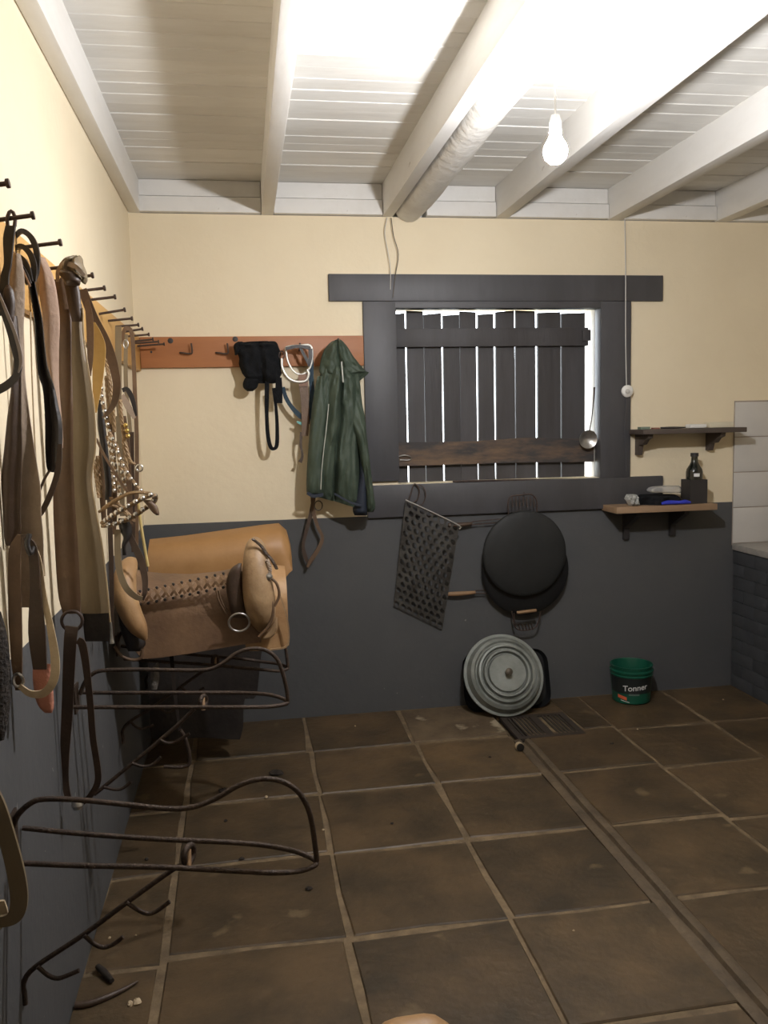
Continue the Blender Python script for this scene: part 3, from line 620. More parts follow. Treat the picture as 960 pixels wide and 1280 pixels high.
far = dict(Y=2.57, top=[(100, 868), (106, 853), (115, 843), (130, 838), (180, 837), (240, 838), (264, 836), (280, 828), (295, 817), (312, 811), (330, 812), (345, 822), (353, 840), (358, 860), (360, 876)],
    up=[(96, 866), (150, 866), (240, 866), (300, 866), (340, 869)], low=[(92, 884), (150, 884), (240, 884), (305, 884), (340, 883), (360, 878)], tip=(360, 877),
    strut=[(243, 886), (220, 908), (180, 942), (128, 985), (118, 993)],
    hooks=[[(200, 925), (210, 929), (222, 926), (237, 917)], [(165, 954), (178, 958), (190, 956), (201, 946)], [(130, 984), (145, 987), (154, 985), (164, 977)]], ring=(254, 877), rr=.017)
rack(near, 'empty rusty saddle rack with three hooks')
r2 = rack(far, 'empty rusty saddle rack just below the tan saddle')
near_o = [o for o in bpy.data.objects if o.name == 'saddle_rack'][0]
near_o['label'] = 'empty rusty saddle rack beside the khaki stirrup leather, farthest from the saddle'
third = near_o.copy(); col.objects.link(third); third.location = near_o.location + Vector((.012, 1.47, .03)); third['label'] = 'rusty saddle rack carrying the tan leather saddle'
for ch in near_o.children:
    c = ch.copy(); col.objects.link(c); c.parent = third

# ------------------------------------------------------------------ saddle on the third rack
SYc = 3.31
sad = thing('saddle', (-.15, SYc, PY(250, 820, 3.12).z), 'tan and brown leather saddle with laced seat and two rolls on a wall rack', 'saddle')
# seat and flaps: an arched sheet along x
def arch(name, xs, prof, material, th, parent, seg=6):
    """xs: list of (x, dz_top, y_half, z_bottom_front, z_bottom_back, z_top)"""
    V = []; Q = []; M = 17
    for (x, yh, zf, zbk, zt) in xs:
        ring = []
        for j in range(M):
            u = j/(M-1)                       # 0 front bottom .. 1 back bottom
            if u < .4: t = u/.4; y = -yh*(1-.10*t); z = zf+(zt-.10-zf)*t
            elif u > .6: t = (1-u)/.4; y = yh*(1-.10*t); z = zbk+(zt-.10-zbk)*t
            else:
                a = (u-.4)/.2*math.pi; y = -yh*.90*math.cos(a); z = zt-.10+.10*math.sin(a)
            ring.append(Vector((x, SYc+y, z)))
        V += ring
    nV = len(V)
    V2 = []
    for i in range(len(xs)):
        for j in range(M):
            v = V[i*M+j]; c = Vector((v.x, SYc, xs[i][4]-.16)); d = (c-v); d.x = 0
            V2.append(v+d.normalized()*th)
    V += V2; N = len(xs)
    for i in range(N-1):
        for j in range(M-1):
            a, b, c, d = i*M+j, i*M+j+1, (i+1)*M+j+1, (i+1)*M+j
            Q.append((a, b, c, d)); Q.append((nV+d, nV+c, nV+b, nV+a))
    for i in range(N-1):
        Q.append((i*M, (i+1)*M, nV+(i+1)*M, nV+i*M)); Q.append((i*M+M-1, nV+i*M+M-1, nV+(i+1)*M+M-1, (i+1)*M+M-1))
    for j in range(M-1):
        Q.append((j, nV+j, nV+j+1, j+1)); e = (N-1)*M; Q.append((e+j, e+j+1, nV+e+j+1, nV+e+j))
    return obj(name, V, Q, material, parent, smooth=50)
yf = SYc-.17
def fz(x, y): return PY(x, y, yf).z
def fx(x): return PY(x, 760, yf).x
zt = PY(240, 716, SYc).z
xs = []
for x, yb, dz in ((158, 806, .03), (175, 824, .015), (200, 822, .004), (235, 817, -.004), (270, 811, 0), (300, 806, .012), (325, 803, .035)):
    xs.append((fx(x), .17, fz(x, yb), fz(x, yb)+.02, zt+dz))
seat = arch('seat', xs, None, M_SEAT, .012, sad)
xs = [(x0, .155, z0, z0, zz) for x0, z0, zz in ((fx(305), fz(310, 815), zt+.005), (fx(335), fz(330, 815), zt+.02), (fx(360), fz(360, 808), zt+.01))]
arch('skirt', xs, None, M_TAN, .010, sad)
# pommel and cantle rolls
pr = [PY(318, 674, 3.20), PY(319, 682, 3.17), PY(320, 700, 3.13), PY(322, 730, 3.11), PY(325, 755, 3.11), PY(328, 775, 3.13), PY(326, 788, 3.16)]
tube('pommel_roll', pr, [.012, .034, .047, .055, .056, .045, .012], M_ROLL, sad, n=20, k=4)
pr = [PY(168, 700, 3.22), PY(162, 706, 3.18), PY(156, 722, 3.12), PY(156, 745, 3.08), PY(164, 768, 3.07), PY(174, 786, 3.07), PY(182, 799, 3.08)]
tube('cantle_roll', pr, [.010, .030, .040, .042, .038, .030, .008], M_TAN, sad, n=20, k=4)
relief('cantle_lining', [(760, 146, 156), (785, 150, 172), (803, 156, 182), (814, 160, 176)], 3.12, .02, M_BLACK, sad, n=6)
ptube('cantle_strap', [(143, 808), (152, 820), (166, 825), (176, 822), (178, 812)], 3.09, .006, M_BROWN, sad)
# dark fender strap and ring
relief('fender_strap', [(704, 298, 302), (712, 288, 302), (730, 283, 303), (750, 285, 306), (772, 290, 310)], 3.115, .014, M_DBROWN, sad, n=6)
for off in (0, 3): ptube('fender_stitch', [(270+off, 738), (274+off, 752), (283+off, 768)], 3.125, .003, M_BROWN, sad)
c = PY(299, 778, 3.085); rr = (PY(312, 778, 3.085)-c).length
tube('ring', [c+Vector((rr*math.cos(a), -.006*math.sin(a), rr*.92*math.sin(a))) for a in [i*math.pi/14 for i in range(28)]], .004, M_STEEL, sad, closed=True)
# lacing along the seam
par = []
n = 13
for i in range(n):
    x = 172+i*10.4; y = 748-i*2.2
    for a, b in (((x, y-8), (x+8, y+5)), ((x+8, y-8), (x, y+5))):
        s = [(a[0], a[1]), ((a[0]+b[0])/2, (a[1]+b[1])/2), (b[0], b[1])]
        par.append(ribbon_vf([(p[0], p[1], 3.128-.006*(k == 1)) for k, p in enumerate(s)], 3.12, 3.2, .008, 2))
V, Q = merge(par); obj('lacing', V, Q, mat('seat_lace', (.30, .185, .10), (.22, .13, .07), scale=40, rough=.55), seat)
for i in range(n):
    x = 171+i*10.4; y = 748-i*2.2
    for yy in (y-9, y+8):
        V, Q = lathe_vf([(0, -.006), (.0055, -.004), (.0055, .004), (0, .006)], PY(x+4, yy, 3.133), (0, 1, 0), 8); obj('lace_hole', V, Q, M_BLACK, seat)
braidpts = [(316, 674), (326, 682), (333, 692), (340, 700), (346, 711)]
braid('saddle_string', braidpts, 3.10, .006, M_DBROWN, sad)
braid('saddle_string', [(334, 700), (337, 712), (335, 722)], 3.09, .008, M_TAUPE, sad)
lathe('concho', [(0, -.012), (.011, -.008), (.014, 0), (.010, .008), (0, .01)], PY(336, 721, 3.08), M_STEEL, sad, axis=(0, 1, 0), n=14)
ptube('side_string', [(338, 722), (346, 730), (349, 744), (343, 758)], 3.08, .005, M_BROWN, sad)
ptube('side_string', [(338, 745), (341, 765), (336, 782), (324, 796)], 3.08, .006, M_BROWN, sad)
ribbon('skirt_edge', [(338, 812, 3.13), (358, 808, 3.13), (361, 790, 3.13), (357, 765, 3.13), (350, 745, 3.13)], 3.1, 2, M_ROLL, sad, th=.006)
relief('skirt_loop', [(772, 343, 347), (785, 338, 347), (795, 330, 342), (799, 328, 334)], 3.128, .006, M_ROLL, sad, n=4)
relief('cinch_tassel', [(828, 196, 198.5), (838, 189, 199), (850, 188, 199), (862, 189, 196)], 3.2, .008, mat('woven_grey', (.22, .20, .18), (.14, .125, .11), scale=60, rough=.9, bump=.6), sad, n=4)
ptube('stirrup', [(225, 912), (231, 922), (236, 938), (237, 950), (234, 957), (220, 959), (205, 958)], 3.05, .007, M_IRON, sad)
ribbon('stirrup_strap', [(214, 815, 3.2), (219, 870, 3.12), (225, 914, 3.06)], 3.1, [5, 4, 3], mat('dull_dark_strap', (.02, .015, .012), rough=.95, spec=.1), sad)
# a second saddle behind it on a fourth rack
fourth = near_o.copy(); col.objects.link(fourth); fourth.location = near_o.location + Vector((.02, 2.20, .02)); fourth['label'] = 'rusty saddle rack behind the laced saddle, carrying the orange leather skirt'
for ch in near_o.children:
    c = ch.copy(); col.objects.link(c); c.parent = fourth
Y4 = 4.05
sk = thing('saddle_skirt', (-.08, Y4, .25), 'smooth orange-tan leather saddle skirt with guessed black flaps doubling as shadow on the rack behind the laced saddle', 'saddle skirt')
SY_old = SYc; SYc = Y4
def s4(x, y): return PY(x, y, Y4-.12)
xs4 = []
for x, yt, yb in ((184, 688, 745), (230, 683, 742), (280, 676, 738), (330, 669, 733), (350, 667, 728), (360, 676, 716), (365, 694, 712)):
    a, b = s4(x, yt), s4(x, yb); xs4.append((a.x, .13, b.z, b.z, a.z+.035))
arch('skirt', xs4, None, M_ORANGE, .012, sk)
relief('flap', [(735, 190, 345), (770, 188, 335), (820, 186, 326), (868, 186, 320), (872, 187, 306), (905, 188, 304), (922, 190, 300)], Y4-.09, .014, M_BLACK, sk, n=14, flat=True, fold=lambda u, v: .012*math.sin(8*u))  # guessed hanging leather, cut to the wall shadow's outline to imitate it too
relief('flap', [(735, 190, 345), (800, 186, 326), (868, 186, 320)], Y4+.13, .014, M_BLACK, sk, n=10, flat=True)
SYc = SY_old
# another saddle set on the floor below the frame: only the tip of its pommel shows
sp = PY(516, 1284, 1.5)
s2 = thing('saddle', (sp.x-.2, 1.5, 0), 'saddle standing on the floor, only its tan rounded pommel tip showing', 'saddle')
SY_old = SYc; SYc = 1.5
arch('seat', [(sp.x-.50, .2, .004, .004, sp.z-.06), (sp.x-.38, .2, .004, .004, sp.z-.12), (sp.x-.2, .2, .004, .004, sp.z-.13), (sp.x-.02, .2, .004, .004, sp.z-.07)], None, M_SEAT, .012, s2)
SYc = SY_old
tube('pommel_roll', [(sp.x-.07, 1.5, sp.z-.10), (sp.x-.05, 1.5, sp.z-.035), (sp.x, 1.5, sp.z-.028), (sp.x+.045, 1.5, sp.z-.034), (sp.x+.065, 1.5, sp.z-.1)], [.02, .038, .043, .038, .02], M_TAN, s2, n=18, k=4)

# ------------------------------------------------------------------ hung on the coat board
t = thing('cloth_bag', PY(325, 561, D-.08), 'shapeless black cloth bag with hanging strap loops on the coat board', 'bag')
def fb(u, v): return .028*NZ_.noise((u*4, v*3, 5.1))+.012*NZ_.noise((u*10, v*8, 1.1))-.02*math.exp(-((u-.52)/.06)**2)
from mathutils import noise as NZ_
relief('bag', [(426.5, 328, 343), (427.5, 306, 345), (430, 296, 347), (433, 294, 348), (437, 297, 349.5), (441, 296.5, 351), (448, 299, 350), (455, 298.5, 352), (462, 301, 351), (467, 303, 352), (472, 307, 350), (476, 312, 349), (479, 322, 344)], D-.10, .055, M_CLOTHB, t, n=22, k=4, fold=fb, back=.03)
relief('flap', [(470, 308, 322), (475, 305, 325), (480, 303.5, 323), (485, 304.5, 321), (489, 309, 316)], D-.11, .035, M_CLOTHB, t, n=10)
relief('ear', [(427, 297, 303), (430, 293, 306), (434, 292, 304), (439, 293, 300), (444, 293.5, 296)], D-.11, .022, M_CLOTHB, t, n=8)
ribbon('strap_loop', [(334, 472), (333.5, 495), (333.5, 525), (335, 545), (338, 558), (342, 561), (346, 556), (346.5, 535), (345, 510), (342, 485)], D-.12, [6, 5.5, 4.5, 5, 5, 4, 5, 4.5, 4, 4], M_CLOTHB, t, th=.006)
relief('short_strap', [(472, 345, 352), (488, 344, 353), (504, 344.5, 353)], D-.12, .008, M_CLOTHB, t, n=4, flat=True)
# stirrups and strap
t = thing('stirrups', PY(375, 575, D-.11), 'pair of pale metal stirrups on a brown leather strap with blue webbing', 'stirrups')
M_PALEM = mat('pale_aluminium', (.78, .76, .70), rough=.35, metal=.6)
ptube('stirrup', [(358, 434), (374, 432), (388, 432), (390.5, 445), (388, 458), (382, 466), (374, 468), (366, 463), (360, 452), (358, 442)], D-.11, .0055, M_PALEM, t, closed=True)
ptube('stirrup', [(352, 448), (353, 460), (360, 472), (370, 477), (382, 476), (386, 468), (384, 462)], D-.12511, .007, M_PALEM, t)
ribbon('tread', [(357, 436), (372, 433), (388, 435)], D-.13, 4, M_BLACK, t, th=.012)
ribbon('tread_strap', [(375, 434), (381, 445), (387, 456)], D-.1251, [3, 4, 4], M_BLACK, t)
ribbon('tread_strap', [(388, 436), (388, 448), (386, 458)], D-.1251, [5, 5, 3], M_BLACK, t)
relief('stirrup_leather', [(467, 373, 384), (484, 374, 385), (500, 376, 386), (530, 377, 386), (545, 377, 385)], D-.1051, .008, M_BROWN, t, n=4, flat=True)
relief('strap_fold', [(468, 373, 384), (476, 373, 385), (483, 374, 385)], D-.1131, .006, mat('reddish_leather', (.20, .10, .055), rough=.5), t, n=4, flat=True)
ribbon('strap_end', [(377, 540), (376, 556), (378, 570), (375, 578)], D-.11, [4, 3, 3, 5], M_DBROWN, t)
ribbon('webbing', [(354, 484), (357, 496), (364, 508), (374, 519), (385, 527)], D-.09, [4, 5, 5, 6, 5], M_TEAL, t, th=.008)
ribbon('webbing_tip', [(371, 527), (378, 530), (386, 531)], D-.10, [2, 4, 4], M_TEALP, t, th=.006)
ribbon('blue_cord', [(390, 450), (389, 470), (390, 490), (388, 510), (385, 530)], D-.09, [4, 6, 6, 5, 4], M_TEAL, t, th=.01)
tube('bit_ring', [PY(352+3.5*math.cos(a), 444+5*math.sin(a), D-.11) for a in [i*math.pi/5 for i in range(10)]], .003, M_NAIL, t, closed=True)
# green jacket
t = thing('jacket', PY(425, 640, D-.15), 'dark green nylon jacket hung by its hood beside the window', 'jacket')
from mathutils import noise as NZ
def jf(u, v): return (.030*NZ.noise((u*5, v*2.2, .3))+.016*NZ.noise((u*11, v*6+u*3, 1.7))+.008*NZ.noise((u*20, v*16, 4.1))-.045*math.exp(-((u-.50-.04*math.sin(3*v))/.035)**2))*min(1, 3*v+.2)
jb = relief('body', [(440, 408, 436), (452, 404, 440), (466, 401, 447), (480, 397, 450), (500, 393, 452), (525, 389, 455), (555, 386, 450), (585, 384, 450), (605, 383, 450, 618), (617, 384, 451, 636)], D-.13, .075, M_JACKET, t, n=44, k=8, fold=jf, back=.02)
def hf(u, v): return -.028*math.exp(-((u-.50)/.05)**2)+.022*NZ.noise((u*5, v*3, 7.7))+.010*NZ.noise((u*12, v*9, 2.2))
relief('hood', [(424.5, 420, 426), (428, 413, 430), (436, 406, 436), (446, 402, 442), (456, 400, 450), (464, 399, 458), (470, 403, 461, 466), (475, 412, 450, 476)], D-.15, .05, M_JACKET, t, n=30, k=6, fold=hf, back=.03)
relief('sleeve', [(500, 438, 451), (520, 438, 456), (540, 442, 458), (565, 449, 461), (590, 453, 464), (615, 457, 467), (632, 458, 469), (640, 459, 467)], D-.17, .045, M_JACKET, t, n=16, k=6, fold=lambda u, v: .016*NZ.noise((u*4, v*9, 3.3)))
js = relief('sleeve', [(470, 397, 410), (500, 391, 412), (540, 387, 410), (580, 384, 408), (612, 383, 406), (618, 385, 403)], D-.17, .040, M_JACKET, t, n=16, k=6, fold=lambda u, v: .014*NZ.noise((u*4, v*8, 9.3)))
ribbon('hem', [(418, 617), (432, 625), (444, 630), (452, 632)], D-.20, 2.5, M_NAVY, jb, th=.012)
ribbon('cuff', [(384, 616), (392, 620), (404, 618)], D-.205, 4, M_NAVY, js, th=.014)
relief('lining', [(560, 448, 456), (590, 449, 458), (615, 444, 460), (636, 441, 460), (644, 443, 459)], D-.14, .05, M_NAVY, t, n=8)
ribbon('piping', [(411, 505, D-.225), (408, 535, D-.225), (405, 560, D-.222), (402, 590, D-.22), (401, 612, D-.215)], D-.22, .9, M_SEAM, jb, th=.003)
ribbon('zip', [(427, 452, D-.212), (428, 465, D-.215), (429, 478, D-.212)], D-.21, 1.6, M_SEAM, jb, th=.003)
# bridle below the jacket
t = thing('bridle_strap', PY(392, 708, D-.05), 'thin dark bridle straps dangling below the green jacket', 'bridle')
ribbon('strap', [(394, 612), (389, 640), (384, 660), (379, 680), (381, 694), (385, 703)], D-.05, [4, 5, 4.5, 4, 5, 4], M_DBROWN, t, th=.006)
ribbon('strap', [(390, 612), (392, 640), (397, 658), (403, 672), (398, 686), (389, 700), (384, 709)], D-.055, [4, 5, 4, 4, 5, 5, 3], M_BROWN, t, th=.006)
tube('ring', [PY(398+5*math.cos(a), 632+6*math.sin(a), D-.06) for a in [i*math.pi/6 for i in range(12)]], .003, M_ALUD, t, closed=True)

# ------------------------------------------------------------------ hung below the window
# perforated sheet
t = thing('perforated_sheet', PY(530, 786, D-.04), 'sooty perforated metal sheet hanging askew from a wire below the window', 'metal sheet')
A, B, C_, E_ = PY(507, 625, D-.05), PY(574, 657, D-.10), PY(553, 786, D-.018), PY(492, 757, D-.014)
nu, nv = 8, 15
def bil(u, v):
    p = (A*(1-u)+B*u)*(1-v) + (E_*(1-u)+C_*u)*v
    return p + Vector((0, -.014*math.sin(math.pi*u)*math.sin(math.pi*v), 0))
V = []; Q = []
for j in range(nv):
    sh = .5 if j % 2 else 0.
    for i in range(-1, nu+1):
        u0, u1 = (i+sh)/nu, (i+1+sh)/nu; v0, v1 = j/nv, (j+1)/nv
        c0, c1 = max(0, u0), min(1, u1)
        if c1-c0 < 1e-6: continue
        solid = (c1-c0) < .9/nu
        N = 8; base = len(V)
        uc, vc = (u0+u1)/2, (v0+v1)/2
        sq = [(c1, vc), (c1, v1), ((c0+c1)/2, v1), (c0, v1), (c0, vc), (c0, v0), ((c0+c1)/2, v0), (c1, v0)]
        V += [bil(*s) for s in sq]
        if solid: Q.append(tuple(range(base, base+8))); continue
        V += [bil(uc+.385/nu*math.cos(a), vc+.40/nv*math.sin(a)) for a in [k*math.pi/4 for k in range(8)]]
        for k in range(8): Q.append((base+k, base+(k+1) % 8, base+8+(k+1) % 8, base+8+k))
ps = obj('sheet', V, Q, M_SOOT, t)
so = ps.modifiers.new('thickness', 'SOLIDIFY'); so.thickness = .0025
tube('bent_edge', [A, A.lerp(B, .5)+Vector((0, -.006, .003)), B, B+Vector((0, 0, -.018))], .0035, mat('worn_edge_steel', (.36, .34, .30), rough=.5, metal=.5), t, k=3)
ptube('hanging_wire', [(510, 627), (514, 616), (518, 605), (524, 612), (522, 624), (514, 630)], D-.04, .004, M_NAIL, t)
ptube('wire_coil', [(524, 606), (530, 610), (532, 620), (528, 630), (521, 632)], D-.045, .003, M_NAIL, t)
# disc wok and its lid
def dish(name, cx, cy, r_px, Y, depth, material, parent):
    c = PY(cx, cy, Y); r = (PY(cx+r_px, cy, Y)-c).length
    prof = [(r, .0)]+[(r*math.cos(a), -depth*math.sin(a)) for a in [i*math.pi/2/8 for i in range(1, 9)]]
    prof = [(r*.97, .006), (r, .006)]+prof+[]
    prof += [(r*math.cos(a)*.97, .006-depth*math.sin(a)) for a in [i*math.pi/2/8 for i in range(8, -1, -1)]]
    return lathe(name, prof, c, material, parent, axis=(0, 1, 0), n=48)
t = thing('disc_wok', PY(657, 786, D-.03), 'large black iron disc wok with wooden-grip bail handles on the wall', 'wok')
dish('dish', 657, 713, 53.5, D-.05, .035, M_PAN, t)
bh = ptube('bail_handle', [(640, 764), (642, 778), (646, 786), (656, 788), (668, 785), (673, 777), (676, 764)], D-.07, .004, M_NAIL, t)
tube('grip', [PY(646, 766, D-.10), PY(658, 764.5, D-.105), PY(670, 763, D-.10)], [.009, .0095, .009], M_WOODG, bh, n=12, k=3)
ptube('grip_wire', [(643, 766), (643, 774), (645, 782)], D-.09, .003, M_NAIL, bh)
V, Q = merge([tube_vf([PY(648+i*4, 780, D-.085), PY(650+i*4, 787, D-.075)], .0035, 6) for i in range(5)]); obj('spring', V, Q, M_NAIL, bh)
t = thing('wok_lid', PY(656, 744, D-.08), 'shallow black iron disc hung over the larger wok', 'lid')
dish('disc', 656, 692, 51.5, D-.105, .030, mat('dull_black_iron', (.016, .017, .017), (.024, .024, .023), scale=6, rough=.6, bump=.15, spec=.35), t)
bh = ptube('bail_handle', [(636, 644), (635, 630), (638, 621), (650, 619), (664, 618), (671, 626), (671, 642)], D-.09, .004, M_NAIL, t)
V, Q = merge([tube_vf([PY(640+i*4.5, 621, D-.095), PY(641+i*4.5, 634-2*(i % 2), D-.10)], .003, 6) for i in range(7)]); obj('spring', V, Q, M_NAIL, bh)
tube('hook_nail', [PY(655, 616, D-.02), PY(655, 616, D-.11)], .004, M_NAIL, t)
# hinged grill behind, only its handles show
t = thing('grill_basket', PY(600, 742, D-.03), 'iron grill basket behind the wok, two wood-gripped handles sticking out', 'grill')
for y0, y1, g0, g1 in ((651, 656, 560, 590), (739, 742, 560, 594)):
    for dy in (-2.2, 2.2): ptube('handle_rod', [(660, y0-3+dy*.8), (625, y0+dy), (g1, y1-2+dy*.8)], D-.03, .003, M_NAIL, t, k=3)
    tube('grip', [PY(g0, y1+.5, D-.03), PY((g0+g1)/2, y1, D-.034), PY(g1, y1-1.5, D-.03)], [.011, .0125, .009], M_DBROWN if y0 < 700 else M_WOODG, t, n=12, k=3)
for i in range(6): ptube('grill_bar', [(632+i*9, 652), (632+i*9, 738)], D-.018, .0025, M_NAIL, t, k=2)
# lid leaning on the wall
bot = PZ(637, 896, 0.006); bot.y = min(max(bot.y, 4.22), 4.25); top_z = PY(634, 790, D-.04).z
top = Vector((bot.x-.004, D-.075, top_z)); axis = Vector((0, -(top.z-bot.z), (top.y-bot.y))).normalized()
cc = (top+bot)/2; R = (top-bot).length/2
t = thing('pot_lid', (bot.x, bot.y, 0), 'large dull aluminium pot lid with raised rings leaning against the wall', 'lid')
pr = [(0, .052), (.30, .050), (.44, .050), (.465, .040), (.485, .040), (.515, .052), (.56, .052), (.585, .036), (.605, .036), (.64, .047), (.69, .046), (.72, .030), (.745, .030), (.79, .036), (.86, .030), (.925, .004), (.955, .004), (.99, .004), (1., .0), (.99, -.005), (.94, .0), (.86, .02), (.5, .035), (0, .04)]
lathe('lid', [(r*R, h*1.5) for r, h in pr], cc, M_ALU, t, axis=axis, n=64, smooth=30)
lathe('knob', [(.014, .0), (.012, .02), (.018, .028), (.019, .036), (.012, .042), (0, .043)], cc+axis*.076, M_ALUD, t, axis=axis, n=18)

ta, tb = PZ(580, 888, 0), PZ(690, 884, 0); hz = .30
V = []; Q = []; ntr = 0
def rrect(w0, w1, h, r, y0, tilt, k=5):
    P = []
    for cx_, cz_, a0 in ((w1-r, r, -90), (w1-r, h-r, 0), (w0+r, h-r, 90), (w0+r, r, 180)):
        for i in range(k+1):
            a = math.radians(a0+90*i/k); z_ = cz_+r*math.sin(a); P.append(Vector((cx_+r*math.cos(a), y0+tilt*z_, z_+.002)))
    return P
ringz = [rrect(ta.x, tb.x, hz, .07, 4.36, .30), rrect(ta.x+.01, tb.x-.01, hz-.01, .07, 4.40, .22), rrect(ta.x+.01, tb.x-.01, hz-.01, .07, 4.405, .22), rrect(ta.x-.004, tb.x+.004, hz+.004, .074, 4.352, .30)]
nr = len(ringz[0])
for r_ in ringz: V += r_
for a in range(4):
    b = (a+1) % 4
    if a == 1: continue
    for j in range(nr): Q.append((a*nr+j, a*nr+(j+1) % nr, b*nr+(j+1) % nr, b*nr+j))
Q += [tuple(nr+j for j in range(nr)), tuple(2*nr+j for j in range(nr-1, -1, -1))]
obj('baking_tray', V, Q, M_PAN, None, smooth=40, label='black baking tray standing on edge behind the aluminium lid', cat='tray')

# ------------------------------------------------------------------ floor things
# green bucket
bc = PZ(789, 881, 0); bc.y = min(bc.y+.095, D-.125); bc.x = PY(789, 860, bc.y).x
s = (PY(812, 850, bc.y)-PY(764, 850, bc.y)).length/2; H = PY(788, 829, bc.y).z - .0
t = thing('paint_bucket', (bc.x, bc.y, 0), 'dark green plastic paint bucket with black label standing by the wall', 'bucket')
R0, R1 = s*.90, s*.985
prof = [(0, .002), (R0-.008, .0), (R0, .006), (R1*.985, H*.72), (R1+.003, H*.73), (R1+.004, H*.76), (R1*.99, H*.78), (R1*.99, H*.82), (R1+.006, H*.83), (R1+.006, H*.87), (R1*.995, H*.885), (R1*.995, H*.955), (R1+.004, H*.965), (R1+.004, H), (R1-.003, H), (R1-.006, H*.96), (R0-.006, .01), (0, .008)]
lathe('tub', prof, bc, M_BUCKET, t, n=48)
def rad(z): return R0+(R1*.985-R0)*(z-.006)/(H*.72-.006)
tocam = math.atan2(CAM.y-bc.y, CAM.x-bc.x)
def onb(a, z, o=.0012): return bc+Vector(((rad(z)+o)*math.cos(tocam+a), (rad(z)+o)*math.sin(tocam+a), z))
def wrap(name, a0, a1, z0, z1, material, parent, o=.0012, tilt=0., n=24):
    V = []; Q = []
    for i in range(n+1):
        a = a0+(a1-a0)*i/n; dz = tilt*(i/n-.5)
        V += [onb(a, z0+dz, o), onb(a, z1+dz, o)]
    Q = [(2*i, 2*i+1, 2*i+3, 2*i+2) for i in range(n)]; return obj(name, V, Q, material, parent, smooth=60)
lab = wrap('label', -1.25, 1.25, H*.30, H*.715, M_BUCKIN, t)
wrap('orange_tag', -.72, -.22, H*.145, H*.235, M_ORLAB, t, o=.0016, tilt=-H*.05)
wrap('small_print', -.55, -.08, H*.085, H*.10, M_LETTER, t, o=.0016, tilt=-H*.04)
for k in range(2): wrap('small_print', -.12, .42, H*(.265+.03*k), H*(.275+.03*k), mat('grey_print', (.32, .33, .32), rough=.5), t, o=.0018)
V, Q = text_vf('Tonner', H*.215, .0003)
V = [onb(v.x/rad(H*.4)+.22, H*.40+v.y+v.x*.10, .0020+v.z) for v in V]; obj('lettering', V, Q, M_LETTER, lab)
# drain grate
t = thing('drain_grate', (1.45, 4.08, 0), 'rusty square drain grate set in the stone floor', 'drain grate')
gx0, gx1, gy0, gy1 = 1.275, 1.625, 3.93, 4.255
M_GRATE = mat('grate_iron', (.060, .046, .036), (.045, .034, .027), scale=30, rough=.6, metal=.2)
box('tray', (gx0, gy0, -.018), (gx1, gy1, -.010), mat('drain_dark', (.012, .010, .009), rough=.9), t)
for a, b in (((gx0, gy0), (gx1, gy0+.03)), ((gx0, gy1-.03), (gx1, gy1)), ((gx0, gy0+.03), (gx0+.03, gy1-.03)), ((gx1-.03, gy0+.03), (gx1, gy1-.03)), (((gx0+gx1)/2-.02, gy0+.03), ((gx0+gx1)/2+.02, gy1-.03))):
    box('frame_bar', (a[0], a[1], -.010), (b[0], b[1], .003), M_GRATE, t)
for k in range(14):
    x = gx0+.036+k*.0205
    if abs(x-(gx0+gx1)/2) < .026: continue
    box('grate_bar', (x, gy0+.03, -.009), (x+.010, gy1-.03, .002), M_GRATE, t)
# bottle cap / cork, debris
p = PZ(651, 940)+Vector((0, .01, .021)); t = thing('stopper', (p.x, p.y, 0), 'small pale stopper with a black face lying by the drain groove', 'stopper')
lathe('rim', [(0, -.022), (.017, -.022), (.020, -.016), (.020, .0), (.0, .0)], p, M_PALE, t, axis=(.12, -.97, .0), n=20)
lathe('face', [(.0185, -.002), (.0185, .006), (.012, .008), (0, .008)], p+Vector((0, 0, -.0015)), mat('black_face', (.012, .010, .009), rough=.5), t, axis=(.12, -.97, .0), n=20)
def clump(x, y, r, label, cat, material=M_DIRT, group=None, z=.0, sx=1.):
    c = PZ(x, y); V, Q = lathe_vf([(0, 0), (r*.9, .0), (r, r*.35), (r*.6, r*.8), (0, r*.9)], c, (0, 0, 1), 9)
    V = [Vector((c.x+(v.x-c.x)*sx*random.uniform(.7, 1.25), c.y+(v.y-c.y)*random.uniform(.7, 1.25), .001+max(0, v.z)*random.uniform(.8, 1.2))) for v in V]
    obj('dirt_clod', V, Q, material, None, label=label, cat=cat, group=group)
for x, y, r, s_ in ((345, 968, .022, 1.6), (279, 990, .017, 1.2), (282, 1027, .008, 1), (302, 1074, .008, 1.4), (386, 1112, .010, 1.3), (183, 1075, .008, 1), (490, 1030, .006, 1), (765, 930, .007, 1.5), (612, 947, .006, 1.5)):
    clump(x, y, r, 'small dark dirt clod on the stone floor', 'dirt', group='dirt clods on the floor', sx=s_)
for x, y, r in ((333, 997, .010), (171, 1254, .016), (163, 1256, .012), (137, 1173, .006), (170, 1170, .005), (444, 908, .006), (717, 1164, .005), (797, 912, .006), (904, 875, .007), (404, 1038, .007)):
    clump(x, y, r*.8, 'small pale plaster crumb on the stone floor', 'crumb', M_PALE, group='plaster crumbs on the floor')
tube('twig', [PZ(122, 1208, .012), PZ(130, 1215, .014), PZ(140, 1226, .012)], [.008, .010, .007], M_DIRT, None, k=3, label='short thick black stick on the floor beside the near rack', cat='stick')
pts = [PZ(94, 1257, .008), PZ(110, 1255, .008), PZ(130, 1248, .008), (PZ(152, 1238, .008)), PZ(172, 1227, .008)]
tube('leather_strip', pts, [.010, .010, .009, .007, .003], M_DBROWN, None, k=4, label='curved dark leather strip lying on the floor', cat='leather strip')

